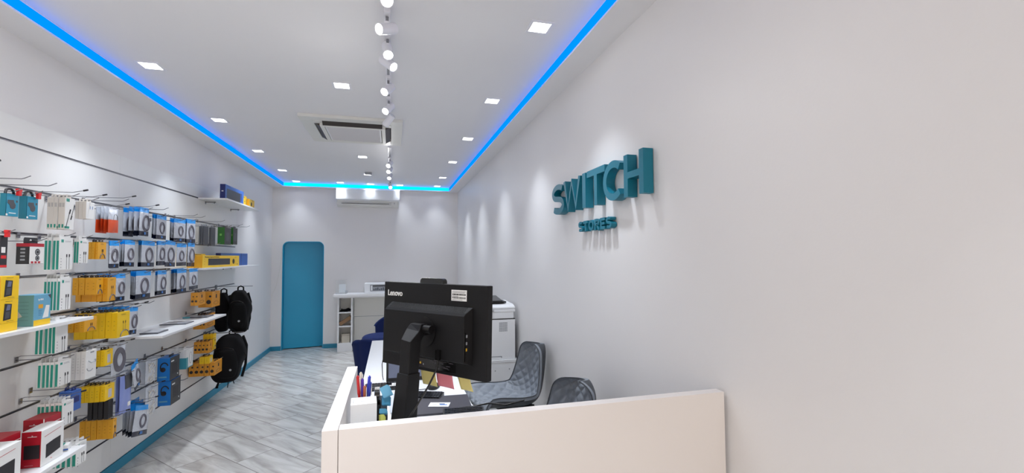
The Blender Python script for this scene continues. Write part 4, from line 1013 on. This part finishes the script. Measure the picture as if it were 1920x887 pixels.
# shelves
def shelf(label, x1, y0, y1, z, brackets):
    t = thing('wall_shelf', label, 'shelf', (SWX+.001, y0, z-.018))
    b = MB(); b.box(0, x1-SWX-.001, 0, y1-y0, 0, .018, WHITE); b.obj('board', t, bevel=.0015)
    for yb in brackets:
        b = MB(); b.box(0, .10, yb-y0-.002, yb-y0+.002, -.014, -.001, CHROME); b.box(0, .003, yb-y0-.014, yb-y0+.014, -.03, -.001, CHROME); b.tube([(.085, yb-y0-.012, -.001), (.085, yb-y0-.012, -.022), (.085, yb-y0+.012, -.022), (.085, yb-y0+.012, -.001)], .002, CHROME, 6); b.obj('bracket', t)
    return t
shelf('white shelf high on the slatwall holding the blue keyboard box', -1.705, 5.42, 6.66, 2.238, (5.62, 6.42))
shelf('white shelf carrying the long yellow keyboard box', -1.705, 4.84, 6.66, 1.503, (5.1, 6.2))
shelf('long white shelf in the middle of the wall with three tablets', -1.643, 3.93, 5.27, 1.022, (4.1, 5.1))
shelf('white shelf at the left edge holding yellow phone boxes', -1.686, 1.9, 3.20, 1.262, (2.3, 3.05))
shelf('lowest white shelf at the left edge holding speaker boxes', -1.655, 1.9, 3.115, .553, (2.3, 2.95))

def sbox(name, label, cat, x, y, z, w_, h_, t_, front, side, rz=0):
    t = thing(name, label, cat, (x, y, z), (0, 0, rz))
    b = MB(); b.box(-t_, 0, 0, w_, 0, h_, front); b.box(-t_+.0005, -.0005, -.0005, .002, .0005, h_-.0005, side); b.obj('carton', t, bevel=.0012, seg=1); return t
def deco(t, fn, name='print'):
    b = MB(); fn(b); return b.obj(name, t)
# keyboards on the two upper shelves
k = sbox('keyboard_box', 'long royal blue keyboard box leaning on the top shelf', 'box', -1.735, 5.45, 2.2395, .62, .155, .052, P_KBBLUE, P_NAVYB)
def f(b):
    rectp(b, .045, .50, .0, .115, P_BLK, .0002); rectp(b, .52, .545, .03, .12, P_NAVYB, .0002); bars(b, .0, .05, .146, 1, P_NAVYB, 1, .004, .004, .2); b.box(-.036, -.018, -.0012, .001, .075, .085, P_WHITE)
    for yy in (.015, .03): rectp(b, yy, yy+.006, .03, .036, P_NAVYB, .0002)
deco(k, f)
k2 = sbox('mouse_box', 'taller yellow carton at the right end of the top shelf', 'box', -1.765, 6.11, 2.2395, .19, .125, .06, P_YEL2, P_YEL)
deco(k2, lambda b: (bars(b, .0, .03, .112, 2, P_CABLEK, 3, .003, .007, .1), rectp(b, .10, .12, .05, .06, P_CABLEK), rectp(b, .165, .178, .02, .09, P_CABLEK)))
k3 = sbox('mouse_box', 'shorter yellow carton with black mouse picture on top shelf', 'box', -1.745, 6.33, 2.2395, .22, .105, .06, P_YEL2, P_YEL)
deco(k3, lambda b: (b.cyl((0, .09, .045), (.001, .09, .045), .026, P_CABLEK, n=20), bars(b, .0, .10, .095, 1, P_CABLEK, 3, .003, .007, .1), rectp(b, .17, .185, .012, .02, P_CABLEK)))
k = sbox('keyboard_box', 'long yellow wireless keyboard and mouse box on second shelf', 'box', -1.725, 4.86, 1.5045, 1.06, .118, .075, P_YEL2, P_YEL)
def f(b):
    rectp(b, .14, .75, .022, .088, P_DKG, .0002)
    for i in range(22):
        for j in range(4): rectp(b, .15+i*.0272, .15+i*.0272+.022, .026+j*.0155, .026+j*.0155+.012, P_BLK, .0007)
    b.prism([(.865+.035*math.cos(a*PI/10), .055+.028*math.sin(a*PI/10)) for a in range(20)], lambda a, c: (.0, a, c), lambda a, c: (.0012, a, c), P_CABLEK)
    rectp(b, .98, 1.01, .018, .026, P_CABLEK); bars(b, .0, .90, .100, 1, P_CABLEK, 3, .002, .007, .1)
    for j in range(3): rectp(b, .045, .06, .03+j*.025, .038+j*.025, P_YEL, .0004)
deco(k, f)
text_mesh('title', 'Wireless Keyboard & Mouse', .017, P_CABLEK, k, T_px(.001, .05, .098), .0003, .0003, 1.0, 1.9)
k = sbox('mouse_box', 'small yellow carton standing behind the long yellow keyboard box', 'box', -1.855, 5.0, 1.5045, .30, .135, .05, P_YEL2, P_YEL)
deco(k, lambda b: bars(b, .0, .03, .128, 1, P_CABLEK, 5, .003, .007, .2))
k = sbox('keyboard_box', 'royal blue keyboard box on the second shelf behind the yellow one', 'box', -1.812, 5.60, 1.5045, .95, .148, .05, P_KBBLUE, P_NAVYB)
deco(k, lambda b: (rectp(b, .05, .50, .02, .12, P_BLK), rectp(b, .68, .70, .0, .148, P_NAVYB), bars(b, .0, .72, .13, 1, P_NAVYB, 5, .003, .007, .2)))
# tablets
for lb, x0, x1, y0, y1 in (('nearest tablet lying on the middle shelf', -1.835, -1.715, 4.03, 4.20), ('middle tablet lying on the middle shelf', -1.92, -1.722, 4.53, 4.70), ('farthest tablet, on a teal box, on the middle shelf', -1.92, -1.715, 4.98, 5.15)):
    t = thing('tablet', lb, 'tablet', ((x0+x1)/2, (y0+y1)/2, 1.0225)); hx, hy = (x1-x0)/2, (y1-y0)/2
    b = MB(); b.box(-hx, hx, -hy, hy, 0, .011 if 'near' in lb or 'far' in lb else .008, mat('tablet_grey', (96, 98, 106), .35, .5)); b.obj('body', t, bevel=.002)
    b = MB(); zt_ = .0112 if 'near' in lb or 'far' in lb else .0082; b.box(-hx+.006, hx-.006, -hy+.006, hy-.006, zt_-.0004, zt_, mat('tablet_screen', (170, 174, 182), .15)); b.obj('screen', t)
    if 'far' in lb:
        b = MB(); b.box(-hx-.001, -hx+.06, -hy-.002, -hy+.01, 0, .0125, mat('card_aqua', (72, 158, 170), .35)); b.obj('teal_corner', t)
# left shelf goods
def phonebox(lb, z):
    t = sbox('phone_box', lb, 'box', -1.722, 2.592, z, .105, .1085, .085, P_YEL2, P_YEL)
    def f(b):
        b.prism([(.020, .012), (.062, .016), (.066, .086), (.026, .090)], lambda a, c: (0, a, c), lambda a, c: (.001, a, c), P_CABLEK)
        b.prism([(.028, .020), (.054, .022), (.057, .052), (.031, .052)], lambda a, c: (.001, a, c), lambda a, c: (.0015, a, c), P_DKG)
        b.prism([(.034, .058), (.055, .058), (.059, .082), (.040, .084)], lambda a, c: (.001, a, c), lambda a, c: (.0015, a, c), mat('print_slate', (104, 110, 140), .4))
        bars(b, 0, .030, .100, 1, P_CABLEK, 2, .0014, .004, .04); bars(b, 0, .04, .008, 1, P_CABLEK, 2, .0012, .004, .04)
        b.box(-.075, -.03, -.0008, .001, .055, .085, mat('print_brown2', (90, 50, 30), .5))
    deco(t, f)
phonebox('lower yellow phone box at the left photo edge', 1.2625+.04)
phonebox('upper yellow phone box stacked at the left photo edge', 1.2625+.04+.1092)
sbox('phone_box', 'flat yellow box under the stacked phone boxes at left', 'box', -1.722, 2.592, 1.2625, .105, .0392, .085, P_YEL2, P_YEL)
rb = sbox('router_box', 'light blue and grey-green router box on the left shelf', 'box', -1.722, 2.795, 1.2630, .115, .155, .085, P_LBLUE, P_CYANG)
def f(b):
    rectp(b, .001, .114, 0, .028, P_YEL2, .0002); rectp(b, .03, .06, .085, .105, P_YEL, .0004); bars(b, .0, .032, .075, 4, mat('print_steel', (60, 110, 150), .5), 4, .002, .008, .035)
    b.prism([(.060, .034), (.098, .036), (.104, .096), (.082, .098)], lambda a, c: (0, a, c), lambda a, c: (.0015, a, c), P_WHITE)
    b.prism([(.092, .150), (.112, .152), (.112, .130)], lambda a, c: (0, a, c), lambda a, c: (.001, a, c), P_DKG)
    for q in range(6): b.box(-.078+.004*(q % 2), -.02, -.0008, .001, .03+q*.018, .0315+q*.018, mat('print_darkteal', (56, 96, 98), .5))
    b.prism([(-.084, .03), (-.045, .05), (-.062, .075), (-.084, .085)], lambda a, c: (a, -.0012, c), lambda a, c: (a, .001, c), mat('print_stone', (170, 166, 156), .5))
deco(rb, f)
text_mesh('logo', 'tp-link', .014, P_WHITE, rb, T_px(.0010, .026, .126), .0003, .0002)
# speaker boxes on the lowest shelf
def spk(lb, x, y, z, w_, h_, t_, whitefront=True, rz=0):
    t = sbox('speaker_box', lb, 'box', x, y, z, w_, h_, t_, P_WHITE if whitefront else P_RED, P_RED, rz)
    def f(b):
        m = P_RED2; k_ = P_CABLEK
        if whitefront:
            b.prism([(w_*.18, h_*.18), (w_*.84, h_*.26), (w_*.84, h_*.62), (w_*.50, h_*.60), (w_*.18, h_*.56)], lambda a, c: (0, a, c), lambda a, c: (.0012, a, c), k_)
            b.prism([(w_*.10, h_*.80), (w_*.85, h_*.86), (w_*.85, h_*.868), (w_*.10, h_*.812)], lambda a, c: (0, a, c), lambda a, c: (.0008, a, c), P_RED)
            rectp(b, w_*.4, w_*.46, h_*.10, h_*.115, m, .0002)
        else:
            rectp(b, 0, w_, h_*.80, h_*.82, P_WHITE, .0003); rectp(b, 0, w_, h_*.72, h_*.735, P_WHITE, .0003); rectp(b, w_*.05, w_*.95, h_*.25, h_*.62, k_, .0003)
        # near side: red with the speaker picture
        b.box(-t_*.86, -t_*.10, -.0012, .001, h_*.24, h_*.62, k_); b.box(-t_*.70, -t_*.26, -.0012, .001, h_*.845, h_*.86, P_WHITE); b.box(-t_*.51, -t_*.45, -.0012, .001, h_*.872, h_*.89, P_WHITE); b.box(-t_*.80, -t_*.4, -.0012, .001, h_*.06, h_*.07, mat('print_pink', (214, 150, 156), .5))
        b.box(-.004, .0, -.001, .001, 0, h_, P_WHITE)
    deco(t, f); return t
ZL = .5545
spk('white-fronted speaker box cut by the left photo edge, lowest shelf', -1.692, 2.47, ZL, .235, .185, .10)
spk('red speaker box standing between the two white-fronted boxes, behind', -1.775, 2.69, ZL, .14, .192, .10, False)
spk('red and white speaker box in the middle of the lowest shelf', -1.692, 2.838, ZL, .155, .178, .085)
t = spk('red speaker box with white edge at the shelf end', -1.765, 2.97, ZL, .14, .198, .09, False)
tb = thing('small_carton', 'small teal and white carton lying at the lowest shelf tip', 'carton', (-1.72, 3.05, ZL), (0, 0, .3))
b = MB(); b.box(-.05, .02, -.02, .04, 0, .030, P_WHITE); b.obj('carton', tb, bevel=.001); b = MB(); b.box(-.048, .0, -.021, .03, .0302, .0312, P_TEAL); b.box(-.02, .0205, -.0212, -.0195, .004, .012, P_KBBLUE); b.obj('label', tb)

# ------------------------------------------------------------------ backpacks on long rails
for lb, y, z in (('long dark rail sticking out above the upper backpack', 5.98, 1.262), ('long dark rail sticking out above the lower backpack', 5.68, .768)):
    t = thing('display_rail', lb, 'rail', (SWX+.001, y, z)); b = MB(); b.box(0, .385, -.012, .012, -.002, .003, ALU); b.obj('bar', t); b = MB(); b.box(0, .005, -.03, .03, -.03, .02, ALU); b.obj('back_plate', t)
def backpack(label, cx_, cy_, z1, z0, wx, wy, m, lean=0, pocket=True):
    t = thing('backpack', label, 'backpack', (cx_, cy_, z1)); hh = z1-z0; e = .55
    def sgp(a, p): return math.copysign(abs(a)**p, a)
    def fn(u, v):
        k = PI*(u-.5); a = 2*PI*v; c = max(0, math.cos(k))**.45; zz_ = math.sin(k)
        tp = 1-.22*max(0, zz_)**2-.06*max(0, -zz_)
        x = sgp(math.cos(a), e)*c*wx/2*tp; y = sgp(math.sin(a), e)*c*wy/2
        x += .012*math.sin(zz_*5+a*2)*c; y += .006*math.sin(zz_*9+a*3)
        return Vector((x+lean*(zz_-1)*hh/2, y, -hh/2+zz_*hh/2))
    b = MB(); b.grid(fn, 30, 40, m); b.obj('body', t)
    if pocket:
        def fp(u, v):
            k = PI*(u-.5); a = PI*v-PI/2; c = max(0, math.cos(k))**.35; zz_ = math.sin(k)
            return Vector((wx*.34*sgp(math.sin(a), .6)*c+lean*(-1.2)*hh/2+.02, -wy*.36-wy*.22*math.cos(a)**.5*c, -hh*.58+zz_*hh*.30))
        b = MB(); b.grid(fp, 20, 20, m); b.obj('front_pocket', t)
        b = MB(); b.tube([(wx*.30*math.cos(a)+lean*-.6*hh, -wy*.53, -hh*.30+.03*math.sin(a)) for a in [i*PI/8 for i in range(9)]], .004, BLACK2, 6); b.obj('zip', t)
        b = MB(); b.cyl((wx*.12, -wy*.60, -hh*.70), (wx*.12, -wy*.61, -hh*.70), .012, GRAYP, n=12); b.obj('badge', t)
    b = MB(); b.tube([(-.03, .02, -.02), (-.028, .02, .03), (0, .02, .045), (.028, .02, .03), (.03, .02, -.02)], .008, m, 8); b.obj('handle', t)
    for s in (-1, 1):
        b = MB(); b.tube([(s*wx*.28, wy*.40, -.04), (s*wx*.36, wy*.62, -hh*.3), (s*wx*.34, wy*.60, -hh*.7), (s*wx*.26, wy*.44, -hh*.96)], .016, m, 8, sq=.4); b.obj('shoulder_strap', t)
    return t
backpack('black backpack hanging at the end of the upper rail', -1.690, 5.86, 1.225, .735, .215, .19, BAGF, 0)
backpack('dark grey backpack hanging behind the upper black one', -1.885, 5.93, 1.195, .745, .14, .20, BAGF2, 0, False)
bp = backpack('large black backpack hanging from the lower rail', -1.725, 5.72, .745, .22, .31, .24, BAGF2, .10)
b = MB(); b.tube([(-.11, 0, -.50), (-.125, -.02, -.56), (-.13, -.02, -.585)], [.008, .014, .016], BAGF, 8, sq=.4); b.tube([(-.02, 0, -.50), (-.03, 0, -.59)], .005, BAGF, 6); b.tube([(.02, 0, -.50), (.035, 0, -.55)], .005, BAGF, 6); b.tube([(.14, -.05, -.20), (.165, -.06, -.24)], .004, BAGF, 6); b.obj('loose_straps', bp)
